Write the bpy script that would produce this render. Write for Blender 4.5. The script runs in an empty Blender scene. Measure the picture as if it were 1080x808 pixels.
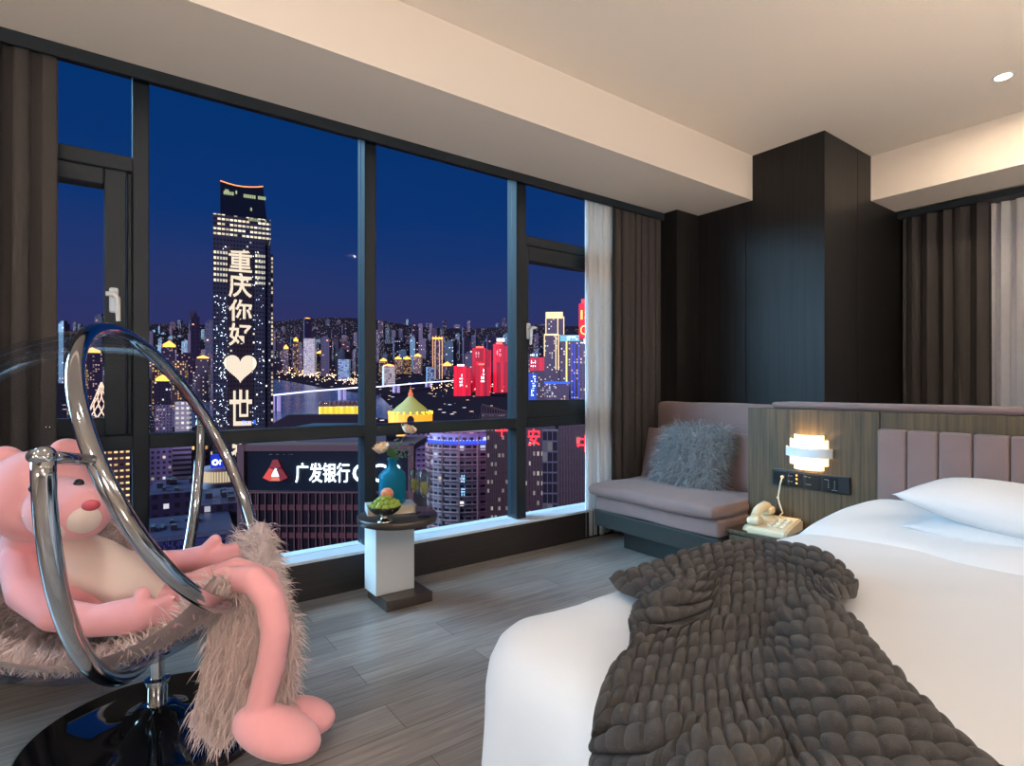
import bpy, bmesh, math, random
import numpy as np
from mathutils import Vector, Matrix
random.seed(7); rng = np.random.default_rng(7)
SC = bpy.context.scene; COL = SC.collection
PI = math.pi
# ---------------------------------------------------------------- camera frame
F, CX, CY, H = 590.0, 540.0, 407.0, 1.1
YAW = math.radians(36.2)
FW = Vector((math.sin(YAW), math.cos(YAW), 0)); RT = Vector((math.cos(YAW), -math.sin(YAW), 0))
def at(px, py, d):                       # world point at depth d along the view axis
    return FW*d + RT*((px-CX)/F*d) + Vector((0, 0, H-(py-CY)/F*d))
def on_z(px, py, z):
    return at(px, py, F*(H-z)/(py-CY))
def on_x(px, py, X):
    u = (px-CX)/F; return at(px, py, X/(FW.x+RT.x*u))
def on_y(px, py, Y):
    u = (px-CX)/F; return at(px, py, Y/(FW.y+RT.y*u))
def lin(c):                              # sRGB 0-255 -> linear
    return tuple((x/255/12.92 if x/255 <= .04045 else ((x/255+.055)/1.055)**2.4) for x in c)

# ---------------------------------------------------------------- materials
def new_mat(name):
    m = bpy.data.materials.new(name); m.use_nodes = True
    nt = m.node_tree; b = nt.nodes['Principled BSDF']; return m, nt, b
def mat(name, rgb, rough=.5, metal=0, spec=.5, bump=None, sheen=0, var=None, emit=None, estr=0, coat=0):
    m, nt, b = new_mat(name); c = lin(rgb)
    b.inputs['Base Color'].default_value = (*c, 1); b.inputs['Roughness'].default_value = rough
    b.inputs['Metallic'].default_value = metal; b.inputs['Specular IOR Level'].default_value = spec
    if sheen: b.inputs['Sheen Weight'].default_value = sheen; b.inputs['Sheen Roughness'].default_value = .5
    if coat: b.inputs['Coat Weight'].default_value = coat
    L = nt.links
    tc = nt.nodes.new('ShaderNodeTexCoord')
    if var:                              # (scale, amount)
        n = nt.nodes.new('ShaderNodeTexNoise'); n.inputs['Scale'].default_value = var[0]; n.inputs['Detail'].default_value = 4
        L.new(tc.outputs['Object'], n.inputs['Vector'])
        mx = nt.nodes.new('ShaderNodeMix'); mx.data_type = 'RGBA'
        mx.inputs[6].default_value = (*[x*(1-var[1]) for x in c], 1); mx.inputs[7].default_value = (*[min(1, x*(1+var[1])) for x in c], 1)
        L.new(n.outputs['Fac'], mx.inputs[0]); L.new(mx.outputs[2], b.inputs['Base Color'])
    if bump:                             # (scale, strength, distance)
        n = nt.nodes.new('ShaderNodeTexNoise'); n.inputs['Scale'].default_value = bump[0]; n.inputs['Detail'].default_value = 5
        L.new(tc.outputs['Object'], n.inputs['Vector'])
        bp = nt.nodes.new('ShaderNodeBump'); bp.inputs['Strength'].default_value = bump[1]; bp.inputs['Distance'].default_value = bump[2]
        L.new(n.outputs['Fac'], bp.inputs['Height']); L.new(bp.outputs['Normal'], b.inputs['Normal'])
    if emit:
        b.inputs['Emission Color'].default_value = (*lin(emit), 1); b.inputs['Emission Strength'].default_value = estr
    return m
def glass_mat(name, tint, gloss=.12, rough=.02, k=1.0):
    m = bpy.data.materials.new(name); m.use_nodes = True; nt = m.node_tree; nt.nodes.clear()
    o = nt.nodes.new('ShaderNodeOutputMaterial'); t = nt.nodes.new('ShaderNodeBsdfTransparent'); g = nt.nodes.new('ShaderNodeBsdfGlossy')
    t.inputs[0].default_value = (*tint, 1); g.inputs['Roughness'].default_value = rough
    fr = nt.nodes.new('ShaderNodeLayerWeight'); fr.inputs['Blend'].default_value = gloss
    mx = nt.nodes.new('ShaderNodeMixShader')
    mu = nt.nodes.new('ShaderNodeMath'); mu.operation = 'MULTIPLY'; mu.inputs[1].default_value = k; nt.links.new(fr.outputs['Fresnel'], mu.inputs[0]); nt.links.new(mu.outputs[0], mx.inputs[0]); nt.links.new(t.outputs[0], mx.inputs[1]); nt.links.new(g.outputs[0], mx.inputs[2]); nt.links.new(mx.outputs[0], o.inputs[0])
    return m
def emit_mat(name, rgb, s, base=(20, 20, 24)):
    return mat(name, base, .6, emit=rgb, estr=s)
def wood_mat(name, c1, c2, axis='Z', rough=.35, scale=60, bump=.15, spec=.5):
    m, nt, b = new_mat(name); L = nt.links
    tc = nt.nodes.new('ShaderNodeTexCoord'); mp = nt.nodes.new('ShaderNodeMapping')
    s = [scale]*3; s['XYZ'.index(axis)] = scale*.025; mp.inputs['Scale'].default_value = s
    L.new(tc.outputs['Object'], mp.inputs[0])
    n = nt.nodes.new('ShaderNodeTexNoise'); n.inputs['Scale'].default_value = 1; n.inputs['Detail'].default_value = 6; n.inputs['Roughness'].default_value = .65
    L.new(mp.outputs[0], n.inputs['Vector'])
    r = nt.nodes.new('ShaderNodeValToRGB'); r.color_ramp.elements[0].position = .33; r.color_ramp.elements[1].position = .68
    r.color_ramp.elements[0].color = (*lin(c1), 1); r.color_ramp.elements[1].color = (*lin(c2), 1)
    L.new(n.outputs['Fac'], r.inputs[0]); L.new(r.outputs[0], b.inputs['Base Color'])
    bp = nt.nodes.new('ShaderNodeBump'); bp.inputs['Strength'].default_value = bump; bp.inputs['Distance'].default_value = .002
    L.new(n.outputs['Fac'], bp.inputs['Height']); L.new(bp.outputs[0], b.inputs['Normal'])
    b.inputs['Roughness'].default_value = rough; b.inputs['Specular IOR Level'].default_value = spec
    return m
def floor_mat():
    m, nt, b = new_mat('floor planks'); L = nt.links
    tc = nt.nodes.new('ShaderNodeTexCoord')
    br = nt.nodes.new('ShaderNodeTexBrick'); br.offset = .37; br.squash = 1
    br.inputs['Scale'].default_value = 1; br.inputs['Brick Width'].default_value = 1.25; br.inputs['Row Height'].default_value = .165
    br.inputs['Mortar Size'].default_value = .0016; br.inputs['Mortar Smooth'].default_value = .2; br.inputs['Bias'].default_value = 0
    br.inputs['Color1'].default_value = (*lin((134, 128, 124)), 1); br.inputs['Color2'].default_value = (*lin((160, 154, 149)), 1); br.inputs['Mortar'].default_value = (*lin((92, 87, 84)), 1)
    L.new(tc.outputs['Object'], br.inputs['Vector'])
    mp = nt.nodes.new('ShaderNodeMapping'); mp.inputs['Scale'].default_value = (1.3, 26, 1); L.new(tc.outputs['Object'], mp.inputs[0])
    n = nt.nodes.new('ShaderNodeTexNoise'); n.inputs['Scale'].default_value = 2.2; n.inputs['Detail'].default_value = 8; n.inputs['Roughness'].default_value = .65; n.inputs['Distortion'].default_value = .6
    L.new(mp.outputs[0], n.inputs['Vector'])
    r = nt.nodes.new('ShaderNodeValToRGB'); r.color_ramp.elements[0].position = .3; r.color_ramp.elements[1].position = .7
    r.color_ramp.elements[0].color = (.55, .54, .53, 1); r.color_ramp.elements[1].color = (1.2, 1.2, 1.2, 1)
    L.new(n.outputs['Fac'], r.inputs[0])
    mx = nt.nodes.new('ShaderNodeMix'); mx.data_type = 'RGBA'; mx.blend_type = 'MULTIPLY'; mx.inputs[0].default_value = 1
    L.new(br.outputs['Color'], mx.inputs[6]); L.new(r.outputs[0], mx.inputs[7]); L.new(mx.outputs[2], b.inputs['Base Color'])
    bp = nt.nodes.new('ShaderNodeBump'); bp.inputs['Strength'].default_value = .12; bp.inputs['Distance'].default_value = .002
    L.new(n.outputs['Fac'], bp.inputs['Height']); L.new(bp.outputs[0], b.inputs['Normal'])
    b.inputs['Roughness'].default_value = .33; b.inputs['Specular IOR Level'].default_value = .55
    return m
def N(nt, op, a, b=None):
    n = nt.nodes.new('ShaderNodeMath'); n.operation = op
    for i, v in enumerate((a, b)):
        if v is None: continue
        if isinstance(v, (int, float)): n.inputs[i].default_value = v
        else: nt.links.new(v, n.inputs[i])
    return n.outputs[0]
def win_mat(name, base, cw, ch, fx, fy, prob, colA, colB, strength, rough=.4, floorprob=0, frame=None):
    """facade with a grid of windows, each window lit or dark"""
    m, nt, b = new_mat(name); L = nt.links
    uv = nt.nodes.new('ShaderNodeUVMap'); sp = nt.nodes.new('ShaderNodeSeparateXYZ'); L.new(uv.outputs[0], sp.inputs[0])
    oi = nt.nodes.new('ShaderNodeObjectInfo')
    us = N(nt, 'DIVIDE', sp.outputs[0], cw); vs = N(nt, 'DIVIDE', sp.outputs[1], ch)
    fu = N(nt, 'FRACT', us); fv = N(nt, 'FRACT', vs); cu = N(nt, 'FLOOR', us); cv = N(nt, 'FLOOR', vs)
    mu = N(nt, 'LESS_THAN', N(nt, 'ABSOLUTE', N(nt, 'SUBTRACT', fu, .5)), fx/2); mv = N(nt, 'LESS_THAN', N(nt, 'ABSOLUTE', N(nt, 'SUBTRACT', fv, .5)), fy/2)
    mask = N(nt, 'MULTIPLY', mu, mv)
    cb = nt.nodes.new('ShaderNodeCombineXYZ'); L.new(cu, cb.inputs[0]); L.new(cv, cb.inputs[1]); L.new(N(nt, 'MULTIPLY', oi.outputs['Random'], 91.7), cb.inputs[2])
    wn = nt.nodes.new('ShaderNodeTexWhiteNoise'); wn.noise_dimensions = '3D'; L.new(cb.outputs[0], wn.inputs['Vector'])
    lit = N(nt, 'LESS_THAN', wn.outputs['Value'], prob)
    if floorprob:
        wf = nt.nodes.new('ShaderNodeTexWhiteNoise'); wf.noise_dimensions = '1D'; L.new(cv, wf.inputs['W'])
        lit = N(nt, 'MAXIMUM', lit, N(nt, 'LESS_THAN', wf.outputs['Value'], floorprob))
    mx = nt.nodes.new('ShaderNodeMix'); mx.data_type = 'RGBA'; mx.inputs[6].default_value = (*lin(colA), 1); mx.inputs[7].default_value = (*lin(colB), 1)
    sc = nt.nodes.new('ShaderNodeSeparateColor'); L.new(wn.outputs['Color'], sc.inputs[0]); L.new(sc.outputs[1], mx.inputs[0])
    L.new(mx.outputs[2], b.inputs['Emission Color'])
    br = N(nt, 'ADD', N(nt, 'MULTIPLY', sc.outputs[2], .8), .35)
    L.new(N(nt, 'MULTIPLY', N(nt, 'MULTIPLY', N(nt, 'MULTIPLY', mask, lit), br), strength), b.inputs['Emission Strength'])
    bc = nt.nodes.new('ShaderNodeMix'); bc.data_type = 'RGBA'
    bc.inputs[6].default_value = (*lin(frame or base), 1); bc.inputs[7].default_value = (*lin([x*.45 for x in base]), 1)
    L.new(mask, bc.inputs[0]); L.new(bc.outputs[2], b.inputs['Base Color'])
    b.inputs['Roughness'].default_value = rough
    return m

# ---------------------------------------------------------------- geometry helpers
def link(name, me, m, parent=None, smooth=False):
    o = bpy.data.objects.new(name, me); COL.objects.link(o)
    for x in (m if isinstance(m, (list, tuple)) else [m]): me.materials.append(x)
    if smooth:
        for p in me.polygons: p.use_smooth = True
    if parent: o.parent = parent
    return o
def obj(name, bm, m, parent=None, smooth=False, loc=None):
    me = bpy.data.meshes.new(name); bmesh.ops.recalc_face_normals(bm, faces=bm.faces); bm.to_mesh(me); bm.free()
    o = link(name, me, m, parent, smooth)
    if smooth == 'auto':
        for p in me.polygons: p.use_smooth = True
        me.set_sharp_from_angle(angle=math.radians(40))
    if loc: o.location = loc
    return o
def tag(o, label, cat, group=None, kind=None):
    o['label'] = label; o['category'] = cat
    if group: o['group'] = group
    if kind: o['kind'] = kind
    return o
def thing(name, label, cat, loc=(0, 0, 0), rz=0, group=None):
    o = bpy.data.objects.new(name, None); COL.objects.link(o); o.location = loc; o.rotation_euler = (0, 0, rz); o.empty_display_size = .05
    return tag(o, label, cat, group)
def struct(name, bm, m, parent=None, smooth=False):
    o = obj(name, bm, m, parent, smooth); o['kind'] = 'structure'; return o
def box(bm, a, b, bev=0, seg=2, rot=None, piv=None):
    vs = bmesh.ops.create_cube(bm, size=1)['verts']
    a = Vector(a); b = Vector(b); s = b-a; c = (a+b)/2
    for v in vs: v.co = Vector((v.co.x*s.x, v.co.y*s.y, v.co.z*s.z))+c
    if bev:
        es = list({e for v in vs for e in v.link_edges})
        r = bmesh.ops.bevel(bm, geom=es, offset=bev, segments=seg, affect='EDGES', profile=.5)
        vs = list({v for f in r['faces'] for v in f.verts} | {v for v in vs if v.is_valid})
    if rot is not None:
        p = Vector(piv) if piv else c
        for v in vs: v.co = rot @ (v.co-p)+p
    return vs
def bx(*args, **k):
    bm = bmesh.new(); box(bm, *args, **k); return bm
def tube(bm, pts, r, n=12, cap=True, closed=False):
    pts = [Vector(p) for p in pts]; rings = []; k = len(pts)
    rr = r if isinstance(r, (list, tuple)) else [r]*k
    up = None
    for i, p in enumerate(pts):
        t = (pts[(i+1) % k]-pts[i-1]) if closed else (pts[min(i+1, k-1)]-pts[max(i-1, 0)])
        t.normalize()
        if up is None:
            up = Vector((0, 0, 1)) if abs(t.z) < .9 else Vector((1, 0, 0))
        a = up-t*up.dot(t); a.normalize(); up = a; b = t.cross(a)
        rings.append([bm.verts.new(p+(a*math.cos(2*PI*j/n)+b*math.sin(2*PI*j/n))*rr[i]) for j in range(n)])
    for i in range(k if closed else k-1):
        A, B = rings[i], rings[(i+1) % k]
        for j in range(n): bm.faces.new((A[j], A[(j+1) % n], B[(j+1) % n], B[j]))
    if cap and not closed:
        bm.faces.new(rings[0][::-1]); bm.faces.new(rings[-1])
    return bm
def lathe(bm, prof, n=32, c=(0, 0, 0)):
    c = Vector(c); rings = []
    for r, z in prof:
        if r < 1e-5: rings.append([bm.verts.new(c+Vector((0, 0, z)))])
        else: rings.append([bm.verts.new(c+Vector((r*math.cos(2*PI*j/n), r*math.sin(2*PI*j/n), z))) for j in range(n)])
    for A, B in zip(rings, rings[1:]):
        for j in range(n):
            q = [A[j % len(A)], A[(j+1) % n % len(A)], B[(j+1) % n % len(B)], B[j % len(B)]]
            q = list(dict.fromkeys(q))
            if len(q) > 2: bm.faces.new(q)
    return bm
def ball(bm, c, r, sub=2, M=None):
    vs = bmesh.ops.create_icosphere(bm, subdivisions=sub, radius=1)['verts']
    r = Vector(r) if hasattr(r, '__len__') else Vector((r, r, r))
    for v in vs:
        p = Vector((v.co.x*r.x, v.co.y*r.y, v.co.z*r.z))
        if M is not None: p = M @ p
        v.co = p+Vector(c)
    return vs
def grid_mesh(P, closed_u=False):        # P: (n,m,3) array -> bmesh
    bm = bmesh.new(); n, m = P.shape[:2]
    V = [[bm.verts.new(P[i, j]) for j in range(m)] for i in range(n)]
    for i in range(n-1):
        for j in range(m-1): bm.faces.new((V[i][j], V[i][j+1], V[i+1][j+1], V[i+1][j]))
    return bm
def bake(o, voxel=None, smooth=0, sub=0, dec=None):
    if voxel:
        md = o.modifiers.new('r', 'REMESH'); md.mode = 'VOXEL'; md.voxel_size = voxel
    if smooth:
        md = o.modifiers.new('s', 'SMOOTH'); md.iterations = smooth; md.factor = .5
    if sub:
        md = o.modifiers.new('u', 'SUBSURF'); md.levels = sub; md.render_levels = sub
    dg = bpy.context.evaluated_depsgraph_get(); dg.update()
    me = bpy.data.meshes.new_from_object(o.evaluated_get(dg)); o.modifiers.clear(); o.data = me
    for p in me.polygons: p.use_smooth = True
    return o
def bspline(net, n, m):                  # net (r,c,k) -> smooth (n,m,k) array, interpolating (Catmull-Rom)
    def along(A, n):
        k = len(A); A = np.concatenate([[2*A[0]-A[1]], A, [2*A[-1]-A[-2]]]); out = []
        for t in np.linspace(0, k-1-1e-9, n):
            i = int(t); f = t-i; p0, p1, p2, p3 = A[i], A[i+1], A[i+2], A[i+3]
            out.append(.5*((2*p1)+(-p0+p2)*f+(2*p0-5*p1+4*p2-p3)*f*f+(-p0+3*p1-3*p2+p3)*f**3))
        return np.array(out)
    A = along(np.array(net, float), n); return along(A.transpose(1, 0, 2), m).transpose(1, 0, 2)
def strands(name, base_pts, base_nrm, count, length, dirfn, width, m, parent, seg=4, clamp=None):
    """fur: tapered blades growing from given surface samples"""
    idx = rng.integers(0, len(base_pts), count); p = base_pts[idx].copy(); nrm = base_nrm[idx]
    V = np.zeros((count, seg*2+1, 3)); L = length*(.6+.7*rng.random(count))
    d = nrm.copy(); side = np.cross(nrm, rng.normal(size=(count, 3))); side /= np.linalg.norm(side, axis=1)[:, None]+1e-9
    cur = p
    for k in range(seg+1):
        t = k/seg; w = width*(1-.85*t)
        if k < seg:
            V[:, 2*k] = cur-side*w/2; V[:, 2*k+1] = cur+side*w/2
            d = dirfn(d, nrm, cur, t, idx); d /= np.linalg.norm(d, axis=1)[:, None]+1e-9
            cur = cur+d*(L/seg)[:, None]
            if clamp: cur = clamp(cur, idx)
        else: V[:, 2*k] = cur
    nv = seg*2+1; faces = []
    base = np.arange(count)*nv
    quads = np.concatenate([np.stack([base+2*k, base+2*k+1, base+2*k+3, base+2*k+2], 1) for k in range(seg-1)])
    tris = np.stack([base+2*seg-2, base+2*seg-1, base+2*seg], 1)
    me = bpy.data.meshes.new(name)
    me.from_pydata(V.reshape(-1, 3).tolist(), [], quads.tolist()+tris.tolist()); me.update()
    return link(name, me, m, parent, smooth=True)
def text_mesh(s, w, h, depth=.0, bold=0):
    """centred lettering in the local XZ plane, facing -Y, fitted to w x h"""
    cu = bpy.data.curves.new('t', 'FONT'); cu.body = s; cu.extrude = 0; cu.offset = bold; cu.resolution_u = 3
    o = bpy.data.objects.new('t', cu); COL.objects.link(o)
    dg = bpy.context.evaluated_depsgraph_get(); dg.update()
    me = bpy.data.meshes.new_from_object(o.evaluated_get(dg)); bpy.data.objects.remove(o); bpy.data.curves.remove(cu)
    P = np.array([v.co for v in me.vertices]); lo, hi = P.min(0), P.max(0)
    for v in me.vertices:
        x = (v.co.x-(lo[0]+hi[0])/2)/(hi[0]-lo[0])*w; z = (v.co.y-(lo[1]+hi[1])/2)/(hi[1]-lo[1])*h; v.co = (x, 0, z)
    bm = bmesh.new(); bm.from_mesh(me); bpy.data.meshes.remove(me)
    bmesh.ops.recalc_face_normals(bm, faces=bm.faces)
    r = bmesh.ops.extrude_face_region(bm, geom=list(bm.faces))
    for v in r['geom']:
        if isinstance(v, bmesh.types.BMVert): v.co.y -= max(depth, .001*h)
    return bm

# ---------------------------------------------------------------- shared materials
M = {}
M['ceil'] = mat('warm white paint', (224, 212, 200), .85, bump=(180, .05, .002))
M['panel'] = wood_mat('black oak veneer', (11, 11, 12), (29, 28, 28), 'Z', .42, 55, .08, .3)
M['floor'] = floor_mat()
M['frame'] = mat('black aluminium', (34, 40, 46), .4, 0, .12, bump=(200, .03, .001))
M['sill'] = mat('pale stone sill', (226, 230, 234), .25, var=(14, .06))
M['parapet'] = wood_mat('dark parapet cladding', (20, 17, 16), (38, 33, 31), 'X', .5, 40, .08)
M['glass'] = glass_mat('window glass', (.97, .985, 1), .06)
M['curtain'] = mat('charcoal curtain cloth', (52, 48, 47), .9, sheen=.03, bump=(700, .25, .001), var=(30, .08))
M['olive'] = wood_mat('olive oak veneer', (46, 38, 25), (92, 75, 49), 'Z', .5, 70, .15, .4)
M['mauve'] = mat('mauve velvet', (122, 100, 97), .85, sheen=.12, bump=(500, .2, .001), var=(9, .09))
M['white'] = mat('white cotton', (236, 235, 236), .8, sheen=.1, bump=(5, .22, .02))
M['knit'] = mat('charcoal chenille yarn', (48, 46, 46), .95, sheen=.06, bump=(420, .6, .004), var=(60, .2))
M['chrome'] = mat('polished steel', (188, 190, 195), .09, 1)
M['blackgloss'] = mat('black lacquered steel', (8, 8, 10), .04, 0, .8, coat=1)
M['acrylic'] = glass_mat('clear acrylic', (.90, .92, .945), .12, .03, .35)
M['whitepl'] = mat('white enamel', (225, 225, 224), .3)
M['black'] = mat('matt black plastic', (10, 10, 11), .35)

# ---------------------------------------------------------------- room shell
ZB, ZC = 2.455, 2.78
XB, YC, Y1, YW = 3.83, 1.755, 2.26, 2.93
X0, YMIN, XR = -2.6, -2.6, 5.05
o = struct('floor', bx((X0, YMIN, -.05), (XR+.5, 3.15, 0)), M['floor'])
o = struct('ceiling', bx((X0, YMIN, ZC), (XR+.6, 3.4, ZC+.1)), M['ceil'])
struct('ceiling_beam', bx((X0, Y1, ZB), (XB, 2.84, ZC)), M['ceil'])
struct('ceiling_beam', bx((4.54, YMIN, ZB), (4.99, YC, ZC)), M['ceil'])
bm = bmesh.new()
box(bm, (XB, YC, 0), (XB+.01, 2.31, ZC)); box(bm, (XB, 2.314, 0), (XB+.01, 3.2, ZC)); box(bm, (XB+.0102, YC+.002, 0), (XR+.4, 3.2, ZC)); box(bm, (XB, YC-.001, 0), (4.32, YC+.002, ZC)); box(bm, (4.324, YC-.001, 0), (XR+.4, YC+.002, ZC))
struct('wall_back', bm, M['panel'])
struct('column', bx((3.56, 2.72, 0), (XB+.1, 3.2, ZC)), M['panel'])
struct('wall_rear', bx((X0, YMIN-.1, 0), (XR+.6, YMIN, ZC)), M['ceil'])
struct('wall_left', bx((X0-.1, YMIN, 0), (X0, 3.2, ZC)), M['ceil'])
bm = bmesh.new(); box(bm, (X0, YW, 0), (3.56, 3.125, .19)); struct('wall_front', bm, M['parapet'])
struct('trim_1', bx((X0, 2.925, .19), (3.56, 3.14, .206), bev=.003), M['sill'])
# head recess above the window (dark track pelmet)
struct('trim_2', bx((X0, 2.84, 2.402), (3.56, 2.855, ZC)), M['frame'])
struct('wall_front', bx((X0, 3.0, 2.53), (3.56, 3.16, ZC)), M['parapet'])
struct('trim_3', bx((XR-.02, YMIN, 2.41), (XR+.3, YC, ZB)), M['frame'])
# back-right wall with its window opening: side piers, head and a low wall
bm = bmesh.new(); box(bm, (XR+.25, YMIN, 0), (XR+.35, YC, .6)); box(bm, (XR+.25, 1.35, .6), (XR+.35, YC, ZC)); box(bm, (XR+.25, YMIN, 2.42), (XR+.35, YC, ZC)); box(bm, (XR+.25, YMIN, 0), (XR+.35, -1.0, ZC))
struct('wall_right', bm, M['ceil'])
w5 = thing('window_5', 'window behind the sheer curtain beyond the headboard', 'window', (XR+.3, .2, .6)); w5['kind'] = 'structure'
bm = bmesh.new()
for a, b in (((-.03, -1.2, 0), (.03, 1.15, .06)), ((-.03, -1.2, 1.76), (.03, 1.15, 1.82)), ((-.03, -1.2, 0), (.03, -1.14, 1.82)), ((-.03, 1.09, 0), (.03, 1.15, 1.82)), ((-.03, -.03, 0), (.03, .03, 1.82))): box(bm, a, b)
obj('frame', bm, M['frame'], w5); obj('pane', bx((-.004, -1.15, .05), (.004, 1.1, 1.78)), M['glass'], w5)

# ---------------------------------------------------------------- window wall
YF, YG, YBK = 3.0, 3.06, 3.11
ZT0, ZT1, ZS, ZH = .816, .881, .206, 2.54
w_sash = {}
def win(n, label, x0, x1, frames, panes, sash=None):
    w = thing('window_%d' % n, label, 'window', ((x0+x1)/2, YG, ZS)); w['kind'] = 'structure'; mi = Matrix.Translation(-w.location)
    bm = bmesh.new()
    for a, b in frames: box(bm, a, b, bev=.004, seg=1)
    bm.transform(mi); obj('frame', bm, M['frame'], w)
    if sash:
        bm = bmesh.new()
        for a, b in sash: box(bm, a, b, bev=.005, seg=1)
        bm.transform(mi); w_sash[n] = obj('sash', bm, M['frame'], w)
    for a, b in panes:
        bm = bx((a[0], YG-.004, a[1]), (b[0], YG+.004, b[1])); bm.transform(mi); obj('pane', bm, M['glass'], w)
    return w
XM = (.108, .17, 1.18, 1.247, 2.235, 2.315, 3.1)
# mullion faces: .108-.17, 1.18-1.247, 2.235-2.315
w1 = win(1, 'narrow casement window beside the dark curtain with top light', -1.0, .17,
    [((XM[0], YF, ZS), (XM[1], YBK, ZH)), ((-1.06, YF, ZS), (-1.0, YBK, ZH)), ((-1.0, YF, ZT0), (XM[0], YBK, ZT1)), ((-1.0, YF, 2.05), (XM[0], YBK, 2.115)), ((-1.0, YG-.01, ZS-.02), (XM[0], YBK, ZS-.008)), ((-1.0, YF, ZH-.03), (XM[0], YBK, ZH))],
    [((-1.0, 2.11), (.108, 2.52)), ((-.93, .95), (.03, 1.99)), ((-1.0, ZS), (.108, ZT0))],
    [((.005, YF+.01, ZT1), (.085, YBK-.01, 2.05)), ((-1.0, YF+.01, ZT1), (-.92, YBK-.01, 2.05)), ((-.92, YF+.012, ZT1), (.005, YBK-.012, .96)), ((-.92, YF+.012, 1.975), (.005, YBK-.012, 2.05)), ((.088, YF+.03, ZT1), (.108, YBK, 2.05))])
w2 = win(2, 'wide fixed window facing the tall lit tower', .17, 1.247,
    [((XM[2], YF, ZS), (XM[3], YBK, ZH)), ((XM[1], YF, ZT0), (XM[2], YBK, ZT1)), ((XM[1], YF, ZH-.03), (XM[2], YBK, ZH)), ((XM[1], YG-.01, ZS-.02), (XM[2], YBK, ZS-.008))],
    [((.17, ZT1), (1.18, 2.52)), ((.17, ZS), (1.18, ZT0))])
w3 = win(3, 'fixed window behind the flowers facing the golden dome', 1.247, 2.315,
    [((XM[4], YF, ZS), (XM[5], YBK, ZH)), ((XM[3], YF, ZT0), (XM[4], YBK, ZT1)), ((XM[3], YF, ZH-.03), (XM[4], YBK, ZH)), ((XM[3], YG-.01, ZS-.02), (XM[4], YBK, ZS-.008))],
    [((1.247, ZT1), (2.235, 2.52)), ((1.247, ZS), (2.235, ZT0))])
w4 = win(4, 'casement window next to the sheer curtain with top light', 2.315, 3.5,
    [((3.44, YF, ZS), (3.5, YBK, ZH)), ((2.315, YF, ZT0), (3.44, YBK, ZT1)), ((2.315, YF, 2.055), (3.44, YBK, 2.12)), ((2.315, YF, ZH-.03), (3.44, YBK, ZH)), ((2.315, YG-.01, ZS-.02), (3.44, YBK, ZS-.008))],
    [((2.315, 2.115), (3.44, 2.52)), ((2.34, .98), (3.35, 1.99)), ((2.315, ZS), (3.44, ZT0))],
    [((2.315, YF+.008, ZT1), (2.345, YBK-.01, 2.055)), ((3.36, YF+.008, ZT1), (3.44, YBK-.01, 2.055)), ((2.345, YF+.012, ZT1), (3.36, YBK-.012, 1.0)), ((2.345, YF+.012, 1.955), (3.36, YBK-.012, 2.055))])
def handle(w, px, py, flip, sash):
    p = on_y(px, py, YF+.008)-w.location
    bm = bmesh.new(); box(bm, p+Vector((-.017, -.012, -.05)), p+Vector((.017, .004, .06)), bev=.01, seg=3)
    tube(bm, [p+Vector((0, -.01, .025)), p+Vector((0, -.05, .025))], .011, 12)
    tube(bm, [p+Vector((-.028*flip, -.052, .025)), p+Vector((.0, -.056, .025)), p+Vector((.012*flip, -.052, .01)), p+Vector((.016*flip, -.05, -.09))], [.01, .012, .011, .009], 12)
    obj('handle', bm, M['whitepl'], sash, 'auto')
handle(w1, 120, 318, 1, w_sash[1]); handle(w4, 557, 350, -1, w_sash[4])

# ---------------------------------------------------------------- curtains
def curtain(name, label, x0, x1, y, z0, z1, amp, wl, m, along='x', seed=0, flare=.0, kick=0):
    n = int(abs(x1-x0)/wl*18); k = 34; r = random.Random(seed); ph = [r.uniform(0, 6) for _ in range(6)]
    P = np.zeros((k, n, 3))
    for i in range(k):
        t = i/(k-1); z = z1+(z0-z1)*t
        for j in range(n):
            s = j/(n-1); q = s*abs(x1-x0)/wl*2*PI
            a = amp*(.75+.25*math.sin(3*s*PI+ph[0]))*(1-.25*math.exp(-t*8))
            w = math.sin(q+.5*math.sin(q*.37+ph[1])+.25*t*math.sin(2*s*PI*2+ph[2]))
            w = math.copysign(abs(w)**.75, w)
            off = a*w+.012*math.sin(q*.31+t*2+ph[3])*t
            u = x0+(x1-x0)*s+.012*math.sin(2*q+ph[4])+flare*(s-.5)*t
            P[i, j] = (u, y+off+kick*t*t, z) if along == 'x' else (y+off, u, z)
    bm = grid_mesh(P)
    r = bmesh.ops.extrude_face_region(bm, geom=list(bm.faces))
    for v in r['geom']:
        if isinstance(v, bmesh.types.BMVert):
            if along == 'x': v.co.y += .004
            else: v.co.x += .004
    return tag(obj(name, bm, m, None, True), label, 'curtain')
M['sheer'] = mat('ivory sheer cloth', (252, 249, 246), .85, bump=(600, .2, .001))
nt = M['sheer'].node_tree; b = nt.nodes['Principled BSDF']; out = nt.nodes['Material Output']
tl = nt.nodes.new('ShaderNodeBsdfTranslucent'); tl.inputs[0].default_value = (.95, .95, .95, 1); tr = nt.nodes.new('ShaderNodeBsdfTransparent')
m1 = nt.nodes.new('ShaderNodeMixShader'); m1.inputs[0].default_value = .5; m2 = nt.nodes.new('ShaderNodeMixShader'); m2.inputs[0].default_value = .06
nt.links.new(b.outputs[0], m1.inputs[1]); nt.links.new(tl.outputs[0], m1.inputs[2]); nt.links.new(m1.outputs[0], m2.inputs[1]); nt.links.new(tr.outputs[0], m2.inputs[2]); nt.links.new(m2.outputs[0], out.inputs[0])
curtain('curtain', 'charcoal curtain drawn to the side of the casement behind the clear chair', -1.0, -.135, 2.90, .012, 2.62, .036, .085, M['curtain'], seed=1, kick=-.15)
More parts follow.
